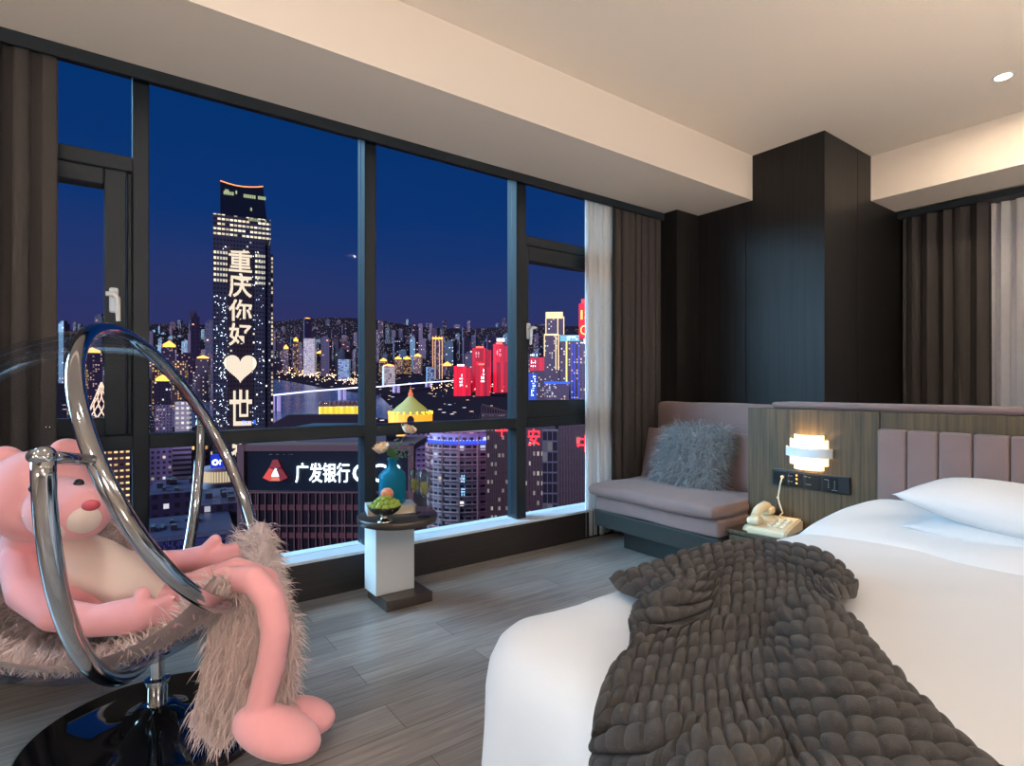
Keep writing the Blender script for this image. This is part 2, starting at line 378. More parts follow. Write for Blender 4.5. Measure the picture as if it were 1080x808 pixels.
curtain('curtain', 'charcoal curtain hanging behind the end of the window sofa', 3.04, 3.555, 2.89, .012, 2.62, .026, .075, M['curtain'], seed=2)
curtain('sheer_curtain', 'ivory sheer curtain bunched between the window and the sofa', 2.81, 3.08, 2.93, .015, 2.62, .02, .05, M['sheer'], seed=3)
curtain('curtain', 'charcoal curtain behind the headboard partition', 1.19, 1.735, XR+.02, .012, 2.45, .045, .1, M['curtain'], along='y', seed=4)
curtain('sheer_curtain', 'ivory sheer curtain behind the headboard in front of a window', -.6, 1.27, XR+.12, .015, 2.45, .03, .08, M['sheer'], along='y', seed=5)

# ---------------------------------------------------------------- downlight
p = on_z(1058, 81, ZC)
dl = thing('downlight', 'round recessed ceiling downlight glowing above the bed', 'light', p)
bm = bmesh.new(); lathe(bm, [(.034, -.001), (.048, -.004), (.05, .0), (.05, .002), (.036, .002), (.034, -.001)], 32); obj('trim_ring', bm, M['whitepl'], dl, True)
bm = bmesh.new(); lathe(bm, [(0, -.002), (.035, -.002), (.035, .001), (0, .001)], 32); obj('lens', bm, emit_mat('lamp lens', (255, 236, 205), 30), dl)

# ---------------------------------------------------------------- partition with headboard
PX = 3.0
pt = thing('headboard_partition', 'low olive wood partition carrying lamp and mauve channelled headboard', 'headboard', (PX, .5, 0))
def loc(o, p): return Vector(p)-o.location
def pbox(par, name, a, b, m, bev=.003, seg=2, smooth=False):
    bm = bx(loc(par, a), loc(par, b), bev=bev, seg=seg); return obj(name, bm, m, par, smooth)
pbox(pt, 'core', (PX+.02, -1.5, 0), (PX+.17, 1.797, .955), M['olive'])
pbox(pt, 'wood_panel', (PX, 1.122, 0), (PX+.02, 1.797, .974), M['olive'], .002)
pbox(pt, 'wood_panel', (PX, -1.5, 0), (PX+.02, 1.118, .974), M['olive'], .002)
pbox(pt, 'top_rail', (PX+.02, -1.5, .955), (PX+.17, 1.797, .974), M['olive'], .002)
y = 1.115; i = 0
while y > -1.2:
    pbox(pt, 'channel_pad', (PX-.05, y-.119, .35), (PX, y-.001, .897), M['mauve'], .012, 4, True); y -= .12
bol = thing('bolster', 'long flat mauve bolster lying along the top of the partition', 'cushion', (PX+.1, .9, .974))
bm = bx((-.03, -.72, .0), (.2, .80, .034), bev=.015, seg=4); obj('pad', bm, M['mauve'], bol, True)
bm = bmesh.new(); tube(bm, [(-.03, -.70, .017), (-.03, .78, .017)], .0025, 6); obj('piping', bm, M['mauve'], bol, True)

# sconce
p = on_x(853.5, 477, PX)
sc = thing('wall_lamp', 'white tiered half-round wall lamp glowing on the olive wood partition', 'lamp', p)
M['lampglow'] = mat('glowing opal acrylic', (245, 235, 215), .5, emit=(255, 222, 160), estr=1.6)
def half_ring(bm, R, z0, z1, th=.004, sq=.62, n=28):
    A = []
    for k in range(n+1):
        a = PI*k/n-PI/2
        for q in (R, R-th):
            A.append([bm.verts.new((-math.cos(a)*q*sq, math.sin(a)*q, z)) for z in (z0, z1)])
    for k in range(n):
        o0, i0, o1, i1 = A[2*k], A[2*k+1], A[2*k+2], A[2*k+3]
        bm.faces.new((o0[0], o1[0], o1[1], o0[1])); bm.faces.new((i0[0], i0[1], i1[1], i1[0])); bm.faces.new((o0[0], i0[0], i1[0], o1[0])); bm.faces.new((o0[1], o1[1], i1[1], i0[1]))
for R, z0, z1, mm in ((.076, .066, .092, 'lampglow'), (.098, .026, .068, 'lampglow'), (.098, -.064, -.022, 'lampglow'), (.076, -.09, -.062, 'lampglow')):
    bm = bmesh.new(); half_ring(bm, R, z0, z1); obj('shade_tier', bm, M[mm], sc, 'auto')
bm = bmesh.new(); half_ring(bm, .119, -.022, .026, .006); o = obj('band', bm, M['whitepl'], sc, 'auto')
obj('back_plate', bx((-.008, -.05, -.06), (0, .05, .06), bev=.002), M['whitepl'], sc)

# switch panel
a = on_x(815.5, 502, PX); b2 = on_x(897.2, 513, PX); zc = (a.z+b2.z)/2
sp = thing('switch_panel', 'long black socket and switch panel below the wall lamp', 'switch', (PX, (a.y+b2.y)/2, zc))
hw = (a.y-b2.y)/2; obj('plate', bx((-.012, -hw, -.044), (0, hw, .044), bev=.003), M['black'], sp)
M['mark'] = mat('pale marking', (120, 116, 108), .5); M['amber'] = emit_mat('amber indicator', (255, 190, 90), 2.5)
socks = []
def socket(yc):
    socks.append((yc, obj('socket', bx((-.014, yc-.036, -.036), (-.011, yc+.036, .036), bev=.002), mat('dark plastic', (18, 18, 20), .25), sp)))
for k in range(4): socket(hw*.76-k*.087)
def near_s(yy): return min(socks, key=lambda q: abs(q[0]-yy))[1]
for (yy, zz, w, h) in ((.09, .015, .012, .004), (.09, -.014, .012, .004), (.105, .015, .004, .01), (.105, -.014, .004, .01), (.015, .022, .016, .003), (-.005, .02, .012, .003), (0, -.018, .026, .003), (-.09, .02, .02, .003), (-.13, -.03, .026, .003)):
    obj('mark', bx((-.0155, yy-w/2, zz-h/2), (-.0125, yy+w/2, zz+h/2)), M['mark'], near_s(yy))
for yy in (.062,):
    for zz in (.022, .002, -.02): obj('indicator', bx((-.0158, yy-.004, zz-.004), (-.0125, yy+.004, zz+.004)), M['amber'], near_s(yy))
for yy in (-.1, -.13):
    for k in range(4): obj('indicator', bx((-.0158, yy-.002, .012-k*.011), (-.0125, yy+.002, .017-k*.011)), M['mark'], near_s(yy))

# nightstand
nsd = thing('nightstand', 'low olive wood nightstand holding the telephone beside the bed', 'nightstand', (2.9, 1.46, 0))
pbox(nsd, 'top', (2.74, 1.21, .305), (PX, 1.775, .325), M['olive'], .003)
pbox(nsd, 'body', (2.76, 1.22, .1), (PX, 1.765, .305), M['olive'], .003)
pbox(nsd, 'drawer', (2.745, 1.23, .125), (2.762, 1.755, .295), M['olive'], .003)
# telephone
p = on_z(842, 555, .325)
ph = thing('telephone', 'cream desk telephone on the nightstand by the bed', 'telephone', (2.87, p.y+.01, .326), math.radians(-82)); ph.scale = (1.2, 1.2, 1.15)
M['cream'] = mat('cream plastic', (226, 208, 176), .35)
# local axes: +x to its right, -y to its front
bm = bmesh.new()
pr = [(-.105, 0), (.105, 0), (.105, .055), (.06, .062), (-.105, .03)]
for sx in (-1,):
    L = [[bm.verts.new((x, y0, z)) for (y0, z) in pr] for x in (-.085, .085)]
    n = len(pr)
    for k in range(n): bm.faces.new((L[0][k], L[0][(k+1) % n], L[1][(k+1) % n], L[1][k]))
    bm.faces.new(L[0][::-1]); bm.faces.new(L[1])
bmesh.ops.bevel(bm, geom=list(bm.edges), offset=.008, segments=3, affect='EDGES'); obj('base', bm, M['cream'], ph, 'auto')
bm = bmesh.new()
box(bm, (-.085, -.1, .04), (-.03, -.035, .075), bev=.014, seg=3); box(bm, (-.085, .035, .062), (-.03, .1, .1), bev=.014, seg=3)
tube(bm, [(-.057, -.07, .075), (-.057, -.04, .093), (-.057, 0, .102), (-.057, .04, .107), (-.057, .07, .1)], [.018, .021, .022, .021, .018], 14)
obj('handset', bm, M['cream'], ph, 'auto')
bm = bmesh.new()
for r in range(4):
    for c in range(3):
        yy = -.07+r*.027; zz = .0385+(yy+.105)/.165*.032
        box(bm, (-.005+c*.026, yy, zz-.006), (.012+c*.026, yy+.016, zz+.003), bev=.002)
obj('keypad', bm, mat('ivory keys', (240, 228, 202), .4), ph)
bm = bmesh.new(); pts = []
for k in range(240):
    t = k/239; a = t*2*PI*26; c = Vector((-.095-.02*math.sin(t*PI), -.09+.2*t*.9, .012+.0*t)); pts.append(c+Vector((math.cos(a)*.006, 0, math.sin(a)*.006)))
tube(bm, pts, .0017, 6); obj('coiled_cord', bm, M['cream'], ph, True)
bm = bmesh.new()
inv = (Matrix.Translation(ph.location) @ Matrix.Rotation(ph.rotation_euler.z, 4, 'Z') @ Matrix.Diagonal((1.2, 1.2, 1.15, 1))).inverted()
cp = [on_x(825, 503, PX-.02), on_x(823, 510, PX-.035), on_x(820.5, 525, PX-.03), on_x(822, 531, PX-.03), on_x(825.5, 541, PX-.05), Vector((2.93, ph.location.y+.06, .34))]
tube(bm, [inv @ q for q in cp], .0035, 8); ball(bm, inv @ cp[0], .008, 2); ball(bm, inv @ cp[2], .006, 2)
obj('line_cord', bm, M['cream'], ph, True)

# ---------------------------------------------------------------- sofa
sf = thing('sofa', 'low mauve window sofa on a dark plinth under the black wall panels', 'sofa', (3.05, 2.25, 0))
M['plinth'] = mat('dark green-grey laminate', (36, 37, 34), .5, spec=.3)
pbox(sf, 'plinth', (2.86, 1.80, 0), (3.55, 2.62, .16), M['plinth'], .003)
pbox(sf, 'base_board', (2.70, 1.79, .155), (3.55, 2.74, .262), M['plinth'], .004)
def puffy(name, a, b, par, m, amt=.02, n=18, nz=5, bev=.03):
    a = loc(par, a); b = loc(par, b); bm = bx(a, b, bev=bev, seg=4)
    bmesh.ops.subdivide_edges(bm, edges=[e for e in bm.edges if e.calc_length() > .12], cuts=8, use_grid_fill=True)
    c = (a+b)/2; s = (b-a)/2
    for v in bm.verts:
        q = Vector(((v.co.x-c.x)/s.x, (v.co.y-c.y)/s.y, (v.co.z-c.z)/s.z))
        w = (1-q.x**2*.9)*(1-q.y**2*.9)
        v.co.z += amt*q.z*max(0, w)+.003*math.sin(v.co.x*17+v.co.y*11)
    return obj(name, bm, m, par, True)
puffy('seat_base', (2.70, 1.79, .262), (3.5, 2.735, .365), sf, M['mauve'], .0, bev=.02)
puffy('seat_cushion', (2.655, 1.79, .368), (3.5, 2.765, .435), sf, M['mauve'], .03, bev=.028)
puffy('backrest', (3.42, 1.77, .30), (3.555, 2.80, .98), sf, M['mauve'], .0, bev=.03)
pbox(sf, 'rear_frame', (3.55, 1.80, 0), (3.80, 2.715, .95), M['plinth'], .004)
def pillow_mesh(w, h, t, n=28, pinch=.08, p=2.6):
    bm = bmesh.new(); P = {}
    for s in (1, -1):
        for i in range(n+1):
            for j in range(n+1):
                u = 2*i/n-1; v = 2*j/n-1
                if s < 0 and (i in (0, n) or j in (0, n)): P[s, i, j] = P[1, i, j]; continue
                e = max(0, (1-abs(u)**p)*(1-abs(v)**p))**.5
                x = u*w/2*(1-pinch*(1-v*v)*abs(u)**2*.6*0-pinch*(1-abs(v)**2)*.5*abs(u)); y = v*h/2*(1-pinch*(1-abs(u)**2)*.5*abs(v))
                P[s, i, j] = bm.verts.new((x, y, s*t/2*e))
        for i in range(n):
            for j in range(n):
                q = [P[s, i, j], P[s, i+1, j], P[s, i+1, j+1], P[s, i, j+1]]; bm.faces.new(q if s > 0 else q[::-1])
    return bm
def cushion(name, label, c, w, h, t, rx, ry, rz, m, cat='cushion', group=None):
    o = obj(name, pillow_mesh(w, h, t), m, None, True); o.location = c; o.rotation_euler = (rx, ry, rz)
    return tag(o, label, cat, group)
# seat cushions lean on the backrest, faces toward -X
def lean(o, ang, yaw=0, roll=0):
    o.rotation_mode = 'QUATERNION'
    R = Matrix.Rotation(yaw, 4, 'Z') @ Matrix.Rotation(-(PI/2-ang), 4, 'Y') @ Matrix.Rotation(PI/2+roll, 4, 'Z')
    o.rotation_quaternion = R.to_quaternion()
c1 = cushion('cushion', 'plain mauve cushion on the sofa nearest the curtain', (3.28, 2.56, .60), .44, .40, .13, 0, 0, 0, M['mauve']); lean(c1, .3, .12)
c2 = cushion('cushion', 'plain mauve cushion on the sofa next to the wood partition', (3.28, 2.02, .61), .44, .40, .13, 0, 0, 0, M['mauve']); lean(c2, .3, -.1)
M['fur'] = mat('blue-grey long fur', (132, 137, 142), .8, sheen=.3, var=(40, .35))
fp = thing('fur_cushion', 'shaggy blue-grey fur cushion in the middle of the sofa', 'cushion', (3.13, 2.27, .62))
bm = pillow_mesh(.44, .42, .15)
R = Matrix.Rotation(.06, 3, 'Z') @ Matrix.Rotation(-(PI/2-.42), 3, 'Y') @ Matrix.Rotation(PI/2, 3, 'Z')
bm.transform(R.to_4x4()); bm.normal_update()
# (sampling for the fur)
def sample_bm(bm, n):
    bmesh.ops.triangulate(bm, faces=list(bm.faces)); bm.normal_update()
    T = np.array([[v.co[:] for v in f.verts] for f in bm.faces]); Nn = np.array([f.normal[:] for f in bm.faces]); A = np.array([f.calc_area() for f in bm.faces])
    i = rng.choice(len(T), n, p=A/A.sum()); r = rng.random((n, 2)); s = r.sum(1) > 1; r[s] = 1-r[s]
    P = T[i, 0]+(T[i, 1]-T[i, 0])*r[:, :1]+(T[i, 2]-T[i, 0])*r[:, 1:]
    return P, Nn[i]
bmesh.ops.recalc_face_normals(bm, faces=bm.faces)
P_, N_ = sample_bm(bm.copy(), 12000)
obj('cover', bm, M['fur'], fp, True)
nz = rng.normal(size=(12000, 3))
def fdir(d, n, p, t, idx): return n*(.75-.55*t)+np.array([-.1, 0, -.75*(.35+t)])+nz[idx % 12000]*.38
strands('fur_pile', P_, N_, 9000, .105, fdir, .0055, M['fur'], fp)

# ---------------------------------------------------------------- bed
BX0, BX1, BY0, BY1, BZ = .695, 2.94, -.80, 1.19, .515
bed = thing('bed', 'wide bed with white cotton duvet and rounded foot corners', 'bed', (1.8, .1, 0))
pbox(bed, 'bed_base', (BX0+.1, BY0+.1, 0), (BX1, BY1-.1, .2), M['plinth'], .005)
# duvet: rounded, slightly crowned shell draping to just above the floor
bm = bmesh.new()
def rrect(ox, n=40):                     # outline offset inwards by ox, corner radius .16
    r = .19; pts = []
    x0, x1, y0, y1 = BX0+ox, BX1, BY0+ox, BY1-ox
    r = max(.03, r-ox)
    for cx_, cy_, a0 in ((x0+r, y1-r, 90), (x0+r, y0+r, 180)):
        for k in range(13):
            a = math.radians(a0+k*90/12); pts.append((cx_+r*math.cos(a), cy_+r*math.sin(a)))
    # start on the head end going along the window side, foot, then back
    A = [(x1-(x1-x0-r)*k/24, y1) for k in range(24)]; B = [(x0+r+(x1-x0-r)*k/24, y0) for k in range(1, 25)]
    mid = [(x0, y1-r-(y1-y0-2*r)*k/16) for k in range(1, 16)]
    return A+pts[:13]+mid+pts[13:]+B
rings = []
prof = [(.0, .03), (-.006, .12), (-.006, .22), (0, .32), (.003, .40), (.012, .445), (.03, .48), (.055, .502), (.09, .514), (.14, .520), (.22, .524), (.34, .526), (.5, .527), (.7, .527), (.9, .527)]
for ox, z in prof:
    pts = rrect(ox); n = len(pts); ring = []
    for k, (x, y_) in enumerate(pts):
        s = k/n
        w = .006*math.sin(x*9+1)*math.sin(y_*7)+.004*math.sin(x*21+y_*13)
        fl = (1-min(1, z/.45))*(.012*math.sin(s*70)+.012*math.sin(s*31+1))
        cxm, cym = 1.8, .13
        dx, dy = x-cxm, y_-cym; L_ = math.hypot(dx, dy)
        ring.append(bm.verts.new((x+dx/L_*fl-1.8, y_+dy/L_*fl-.1, z+(w*.6 if z > .47 else 0))))
    rings.append(ring)
for A, B in zip(rings, rings[1:]):
    for k in range(len(A)-1): bm.faces.new((A[k], A[k+1], B[k+1], B[k]))
bm.faces.new(rings[-1])
o = obj('duvet', bm, M['white'], bed, True)
# mattress under it at the head, and the turned-back duvet edge
puffy('mattress', (BX0+.06, BY0+.05, .2), (BX1, BY1-.05, .49), bed, M['white'], .0, bev=.05)
bm = bmesh.new(); P = np.zeros((22, 60, 3))
for i in range(22):
    for j in range(60):
        s = i/21; t = j/59; yv = 1.19-t*1.97
        e = math.sin(PI*min(1, max(0, s)))
        x = 2.23+s*.70+.03*math.sin(t*9)*(1-s); edge = min(t, 1-t); fall = max(0, 1-edge/.06)
        z = .525+.05*(1-(1-s)**6)*(1 if s > 0 else 0)-.10*fall**2+.006*math.sin(yv*14+s*7)
        if s == 0: z -= .012
        P[i, j] = (x-1.8, yv-.1, z)
bm = grid_mesh(P); obj('sheet_fold', bm, M['white'], bed, True)
def bed_pillow(label, c, rx, ry, rz, w=.74, h=.46, t=.19):
    o = obj('pillow', pillow_mesh(w, h, t, 36, .12, 2.2), M['white'], None, True); o.location = c; o.rotation_euler = (rx, ry, rz)
    return tag(o, label, 'pillow')
bed_pillow('flat white pillow lying underneath another pillow at the headboard', (2.66, .43, .56), 0, -.04, PI/2, .80, .50, .10)
bed_pillow('plump white pillow on top of another against the headboard', (2.67, .45, .635), 0, -.13, PI/2+.02, .84, .50, .19)
# ---------------------------------------------------------------- chunky knit throw
def cloth_pt(px, py, h):
    p = on_z(px, py, BZ+.012+h)
    if p.x < BX0+.0: p = on_x(px, py, BX0-.012-h)
    return p
NET = [
 [(642, 610, .02), (700, 591, .045), (752, 575, .06), (800, 570, .055), (862, 580, .08), (905, 620, .02)],
 [(655, 625, .015), (708, 606, .06), (755, 592, .05), (802, 588, .04), (862, 600, .07), (902, 631, .03)],
 [(694, 640, .02), (718, 622, .08), (757, 610, .04), (805, 604, .035), (852, 610, .045), (886, 632, .05)],
 [(668, 655, .035), (704, 638, .105), (752, 632, .04), (806, 626, .035), (852, 628, .045), (890, 643, .07)],
 [(663, 684, .045), (702, 669, .06), (752, 659, .035), (808, 652, .035), (862, 650, .09), (905, 668, .04)],
 [(642, 711, .03), (698, 701, .045), (752, 691, .04), (808, 685, .035), (868, 682, .12), (932, 700, .03)],
 [(628, 744, .03), (692, 739, .045), (752, 730, .05), (806, 717, .07), (882, 714, .115), (966, 735, .03)],
 [(624, 785, .03), (690, 784, .045), (752, 773, .06), (812, 760, .06), (905, 754, .095), (1005, 772, .03)],
 [(627, 832, .03), (695, 832, .05), (765, 822, .07), (832, 810, .055), (922, 805, .075), (1058, 812, .03)],
 [(632, 890, .03), (705, 890, .05), (782, 880, .05), (862, 870, .05), (965, 865, .06), (1120, 860, .03)],
]
net = [[tuple(cloth_pt(*c)) for c in row] for row in NET]
NR, NB, RR, RB = 20, 21, 14, 12
base = bspline(net, NR*RR+1, NB*RB+1)
du = np.gradient(base, axis=0); dv = np.gradient(base, axis=1); nr = np.cross(dv, du); nr /= np.linalg.norm(nr, axis=2)[:, :, None]+1e-9
nr *= np.sign((nr*np.array([-.3, 0, 1])).sum(2))[:, :, None]
I, J = np.meshgrid(np.arange(NR*RR+1), np.arange(NB*RB+1), indexing='ij')
row = np.minimum(I//RR, NR-1); fr = (I-row*RR)/RR
ph_ = rng.uniform(-.12, .12, NR+1)[row]
jj = J/RB+2.2*ph_+.06*np.sin(row*1.7+J*.05); fb = jj-np.floor(jj)
cell = (row*131+np.floor(jj).astype(int)*17) % 997; jit = (rng.random(997)*.35+.82)[cell]
a = np.maximum(0, 1-np.abs(2*fr-1)**2.6)**.5; b_ = np.maximum(0, 1-np.abs(2*fb-1)**3)**.5
puff = a*(.4+.6*b_)*jit
edge = np.minimum(np.minimum(I, NR*RR-I)/RR*1.0, np.minimum(J, NB*RB-J)/RB)
edge = np.clip(edge, 0, 1)**.5
top = base+nr*(.030*puff*edge)[:, :, None]
tcen = (fr-.5)
bot = base-nr*(.008*edge)[:, :, None]
n_, m_ = base.shape[:2]
idx = np.arange(n_*m_).reshape(n_, m_); inner = np.ones((n_, m_), bool)
verts = top.reshape(-1, 3).tolist(); fc = np.stack([idx[:-1, :-1], idx[:-1, 1:], idx[1:, 1:], idx[1:, :-1]], -1).reshape(-1, 4).tolist()
# underside on a coarser grid
ii = np.arange(0, n_, RR//2); jj2 = np.arange(0, m_, RB//3); off = len(verts); bi = np.arange(len(ii)*len(jj2)).reshape(len(ii), len(jj2))+off
verts += bot[np.ix_(ii, jj2)].reshape(-1, 3).tolist(); fc += np.stack([bi[:-1, :-1], bi[1:, :-1], bi[1:, 1:], bi[:-1, 1:]], -1).reshape(-1, 4).tolist()
me = bpy.data.meshes.new('knit_throw'); me.from_pydata(verts, [], fc); me.update()
tag(link('knit_throw', me, M['knit'], None, True), 'charcoal chunky knit throw with bulky stitches spread over the white bed', 'blanket')

# ---------------------------------------------------------------- side table and what stands on it
M['tdark'] = mat('dark lacquered wood', (58, 50, 44), .3, var=(20, .15))
TX, TY, TZ = 1.205, 2.625, .452
tb = thing('side_table', 'round-topped side table with square white pedestal by the window', 'table', (TX, TY, 0))
obj('base_plate', bx((-.095, -.08, 0), (.155, .16, .052), bev=.003), M['tdark'], tb)
obj('pedestal', bx((-.11, .015, .052), (.10, .165, TZ-.036), bev=.003), M['whitepl'], tb)
bm = bmesh.new(); lathe(bm, [(0, TZ-.036), (.19, TZ-.036), (.198, TZ-.033), (.2, TZ-.03), (.2, TZ-.006), (.198, TZ-.003), (.194, TZ), (0, TZ)], 64)
obj('tabletop', bm, M['tdark'], tb, 'auto')
def on_t(px, py): return on_z(px, py, TZ)
# book
bk = thing('book', 'thick white book lying on the side table under the blue bottle', 'book', (TX-.005, TY+.075, TZ), math.radians(-16))
obj('cover', bx((-.12, -.075, 0), (.12, .075, .004), bev=.001), M['whitepl'], bk); obj('cover', bx((-.12, -.075, .036), (.12, .075, .04), bev=.001), M['whitepl'], bk)
obj('spine', bx((-.123, -.075, 0), (-.118, .075, .04), bev=.001), M['whitepl'], bk)
obj('pages', bx((-.118, -.071, .004), (.116, .071, .036)), mat('paper', (222, 208, 180), .9, bump=(300, .2, .001)), bk)
# bottle
p = on_z(414, 530, TZ+.04); q = Vector((p.x, p.y+.0, TZ+.0405))
M['bglass'] = mat('blue bottle glass', (10, 120, 165), .03, spec=.6)
b = M['bglass'].node_tree.nodes['Principled BSDF']; b.inputs['Transmission Weight'].default_value = .55; b.inputs['Base Color'].default_value = (.02, .34, .58, 1); b.inputs['IOR'].default_value = 1.2
bo = tag(obj('bottle', lathe(bmesh.new(), [(0, .004), (.055, 0), (.066, .006), (.07, .02), (.07, .125), (.066, .15), (.05, .168), (.032, .178), (.024, .19), (.023, .215), (.028, .222), (.028, .232), (.02, .232), (.019, .19), (.03, .172), (.06, .15), (.065, .125), (.065, .02), (.055, .008), (0, .008)], 40), M['bglass'], None, True, q),
    'tall blue glass bottle holding roses on the white book', 'vase')
# roses
M['petal'] = mat('peach rose petal', (255, 214, 178), .7, sheen=.2, var=(60, .08)); M['leafm'] = mat('rose leaf', (52, 92, 50), .55, var=(40, .25)); M['stem'] = mat('flower stem', (46, 74, 44), .6)
M['euc'] = mat('grey-green eucalyptus', (84, 104, 100), .65, var=(40, .2))
def rose(label, top, bendx, seed):
    r = random.Random(seed); t = thing('rose', label, 'flower', top); mi = -Vector(top)
    st = [q+Vector((.01*bendx, 0, .02)), q+Vector((.004*bendx, .002, .2)), q+Vector((.006*bendx, 0, .235)), Vector(top)*.6+(q+Vector((0, 0, .235)))*.4+Vector((0, 0, .008)), Vector(top)-Vector((0, 0, .01))]
    bm = bmesh.new(); tube(bm, [s+mi for s in st], .0022, 8); obj('stem', bm, M['stem'], t, True)
    bm = bmesh.new()
    for k in range(18):
        lay = k/18; R = .006+.0165*lay; a0 = k*2.4; W = 1.05-.15*lay
        G = np.zeros((8, 9, 3))
        for i in range(8):
            for j in range(9):
                t_ = i/7; el = -1.3+t_*(2.15-.75*lay*(.4+.6*r.random() if i == 7 else .7)); u = (j/8-.5)*2*W*math.sin(PI*(.18+.64*t_))
                rr = R*(1+.03*k%3)*math.cos(el)+(.007*lay+.002)*max(0, t_-.62)/.38+.0012*math.sin(u*4+k)
                G[i, j] = (rr*math.cos(a0+u), rr*math.sin(a0+u), R*1.05*math.sin(el)-.006*abs(u)*t_*lay)
        g = grid_mesh(G); me_ = bpy.data.meshes.new('x'); g.to_mesh(me_); g.free(); bm.from_mesh(me_); bpy.data.meshes.remove(me_)
    R_ = Matrix.Rotation(.3*bendx, 4, 'Y') @ Matrix.Rotation(.35, 4, 'X') @ Matrix.Scale(1.2, 4)
    bm.transform(R_); obj('blossom', bm, M['petal'], t, True)
    bm = bmesh.new(); ball(bm, (0, 0, -.012), (.009, .009, .008), 2); obj('calyx', bm, M['stem'], t, True)
    return t
def leafq(bm, c, d, w, nrm):
    c = Vector(c); d = Vector(d); s = d.cross(Vector(nrm)).normalized()*w; n = d.cross(s).normalized()*d.length*.1
    prev = None
    for k in range(7):
        t_ = k/6; ww = math.sin(PI*min(1, t_*.95+.03))**.8; m_ = c+d*t_-n*math.sin(PI*t_)
        tri = (bm.verts.new(m_-s*ww+n*.6*ww), bm.verts.new(m_), bm.verts.new(m_+s*ww+n*.6*ww))
        if prev: bm.faces.new((prev[0], prev[1], tri[1], tri[0])); bm.faces.new((prev[1], prev[2], tri[2], tri[1]))
        prev = tri
dq = q.dot(FW)
r1 = rose('peach rose leaning left low out of the blue bottle', at(402.5, 472, dq-.02), -1, 3)
r2 = rose('peach rose on a long stem standing tallest in the blue bottle', at(432, 452, dq), 1, 8)
bm = bmesh.new(); base_l = at(405, 479, dq-.01)-r1.location
for a, b2_, w in (((411, 480), (418, 476), .016), ((409, 481), (413, 472), .015), ((412, 482), (421, 481), .012)):
    s0 = at(*a, dq)-r1.location; leafq(bm, s0, at(*b2_, dq-.02)-at(*a, dq), w, -FW)
obj('leaves', bm, M['leafm'], r1, True)
eu = thing('eucalyptus_sprig', 'grey-green sprig behind the roses in the blue bottle', 'plant', at(414, 482, dq+.01))
bm = bmesh.new(); lf = bmesh.new(); r_ = random.Random(5)
for tip in ((424, 466), (431, 474), (418, 464), (434, 481)):
    A = at(414, 486, dq+.01); B = at(*tip, dq+.03); pts = [A+(B-A)*t+Vector((0, 0, .012*math.sin(t*PI))) for t in (0, .25, .5, .75, 1)]
    tube(bm, [x-eu.location for x in pts], .0013, 6)
    for k in range(9):
        t = .25+.75*k/8; c = A+(B-A)*t+Vector((0, 0, .012*math.sin(t*PI))); a = r_.uniform(0, 6.28)
        leafq(lf, c-eu.location, (RT*math.cos(a)+Vector((0, 0, math.sin(a))))*.014, .0055, -FW+Vector((r_.uniform(-.5, .5), 0, r_.uniform(-.5, .5))))
obj('stem', bm, M['stem'], eu, True); obj('leaves', lf, M['euc'], eu, True)
# fruit bowl
p = on_t(407, 551); bc = Vector((p.x, p.y+.015, TZ))
bw = thing('fruit_bowl', 'small footed metal bowl of grapes on the side table', 'bowl', bc)
M['bowl'] = mat('engraved dark metal', (70, 66, 62), .25, .9, bump=(160, .8, .004)); M['silver'] = mat('silver foot', (205, 195, 178), .12, 1)
bm = lathe(bmesh.new(), [(0, .03), (.02, .031), (.045, .039), (.066, .054), (.078, .072), (.08, .078), (.076, .077), (.062, .058), (.042, .044), (.02, .036), (0, .035)], 36); obj('bowl_cup', bm, M['bowl'], bw, True)
bm = lathe(bmesh.new(), [(0, .0), (.036, .0), (.036, .004), (.03, .008), (.02, .016), (.014, .026), (.018, .033), (0, .033)], 28); obj('foot', bm, M['silver'], bw, True)
M['grape'] = mat('green grape', (146, 164, 62), .3, spec=.5, var=(70, .25)); b = M['grape'].node_tree.nodes['Principled BSDF']; b.inputs['Subsurface Weight'].default_value = .25; b.inputs['Subsurface Radius'].default_value = (.01, .012, .004); b.inputs['Subsurface Scale'].default_value = .5
bm = bmesh.new(); ball(bm, (0, 0, 0), (.0155, .0155, .018), 3); g0 = obj('grape', bm, M['grape'], None, True)
k = 0; pts = []
for ring, (R, z, n) in enumerate(((.06, .078, 13), (.04, .092, 9), (.048, .075, 8), (.018, .106, 4))):
    for i in range(n):
        a = i*2*PI/n+ring*.4; rr = R+rng.uniform(-.003, .003)
        c = bc+Vector((rr*math.cos(a), rr*math.sin(a), z+rng.uniform(-.003, .004)))
        o = g0 if k == 0 else g0.copy()
        if k: COL.objects.link(o)
        o.location = c; o.rotation_euler = (rng.uniform(-1, 1), rng.uniform(-1, 1), 0); k += 1
        tag(o, 'green grape heaped in the footed metal bowl', 'grape', 'grapes in the bowl')
bm = bmesh.new(); ball(bm, (0, 0, 0), (.031, .031, .03), 4)
for v in bm.verts:
    rr = math.hypot(v.co.x, v.co.y); v.co.z -= .009*math.exp(-(rr/.009)**2)*(1 if v.co.z > 0 else .3); v.co.x *= 1-.1*math.exp(-(v.co.y/.006)**2)*(1 if v.co.x > 0 else 0)
pe = obj('peach', bm, mat('peach skin', (232, 140, 100), .55, var=(18, .3), sheen=.3), None, True); pe.location = bc+Vector((.022, .022, .128)); tag(pe, 'orange peach sitting on the grapes in the metal bowl', 'fruit')
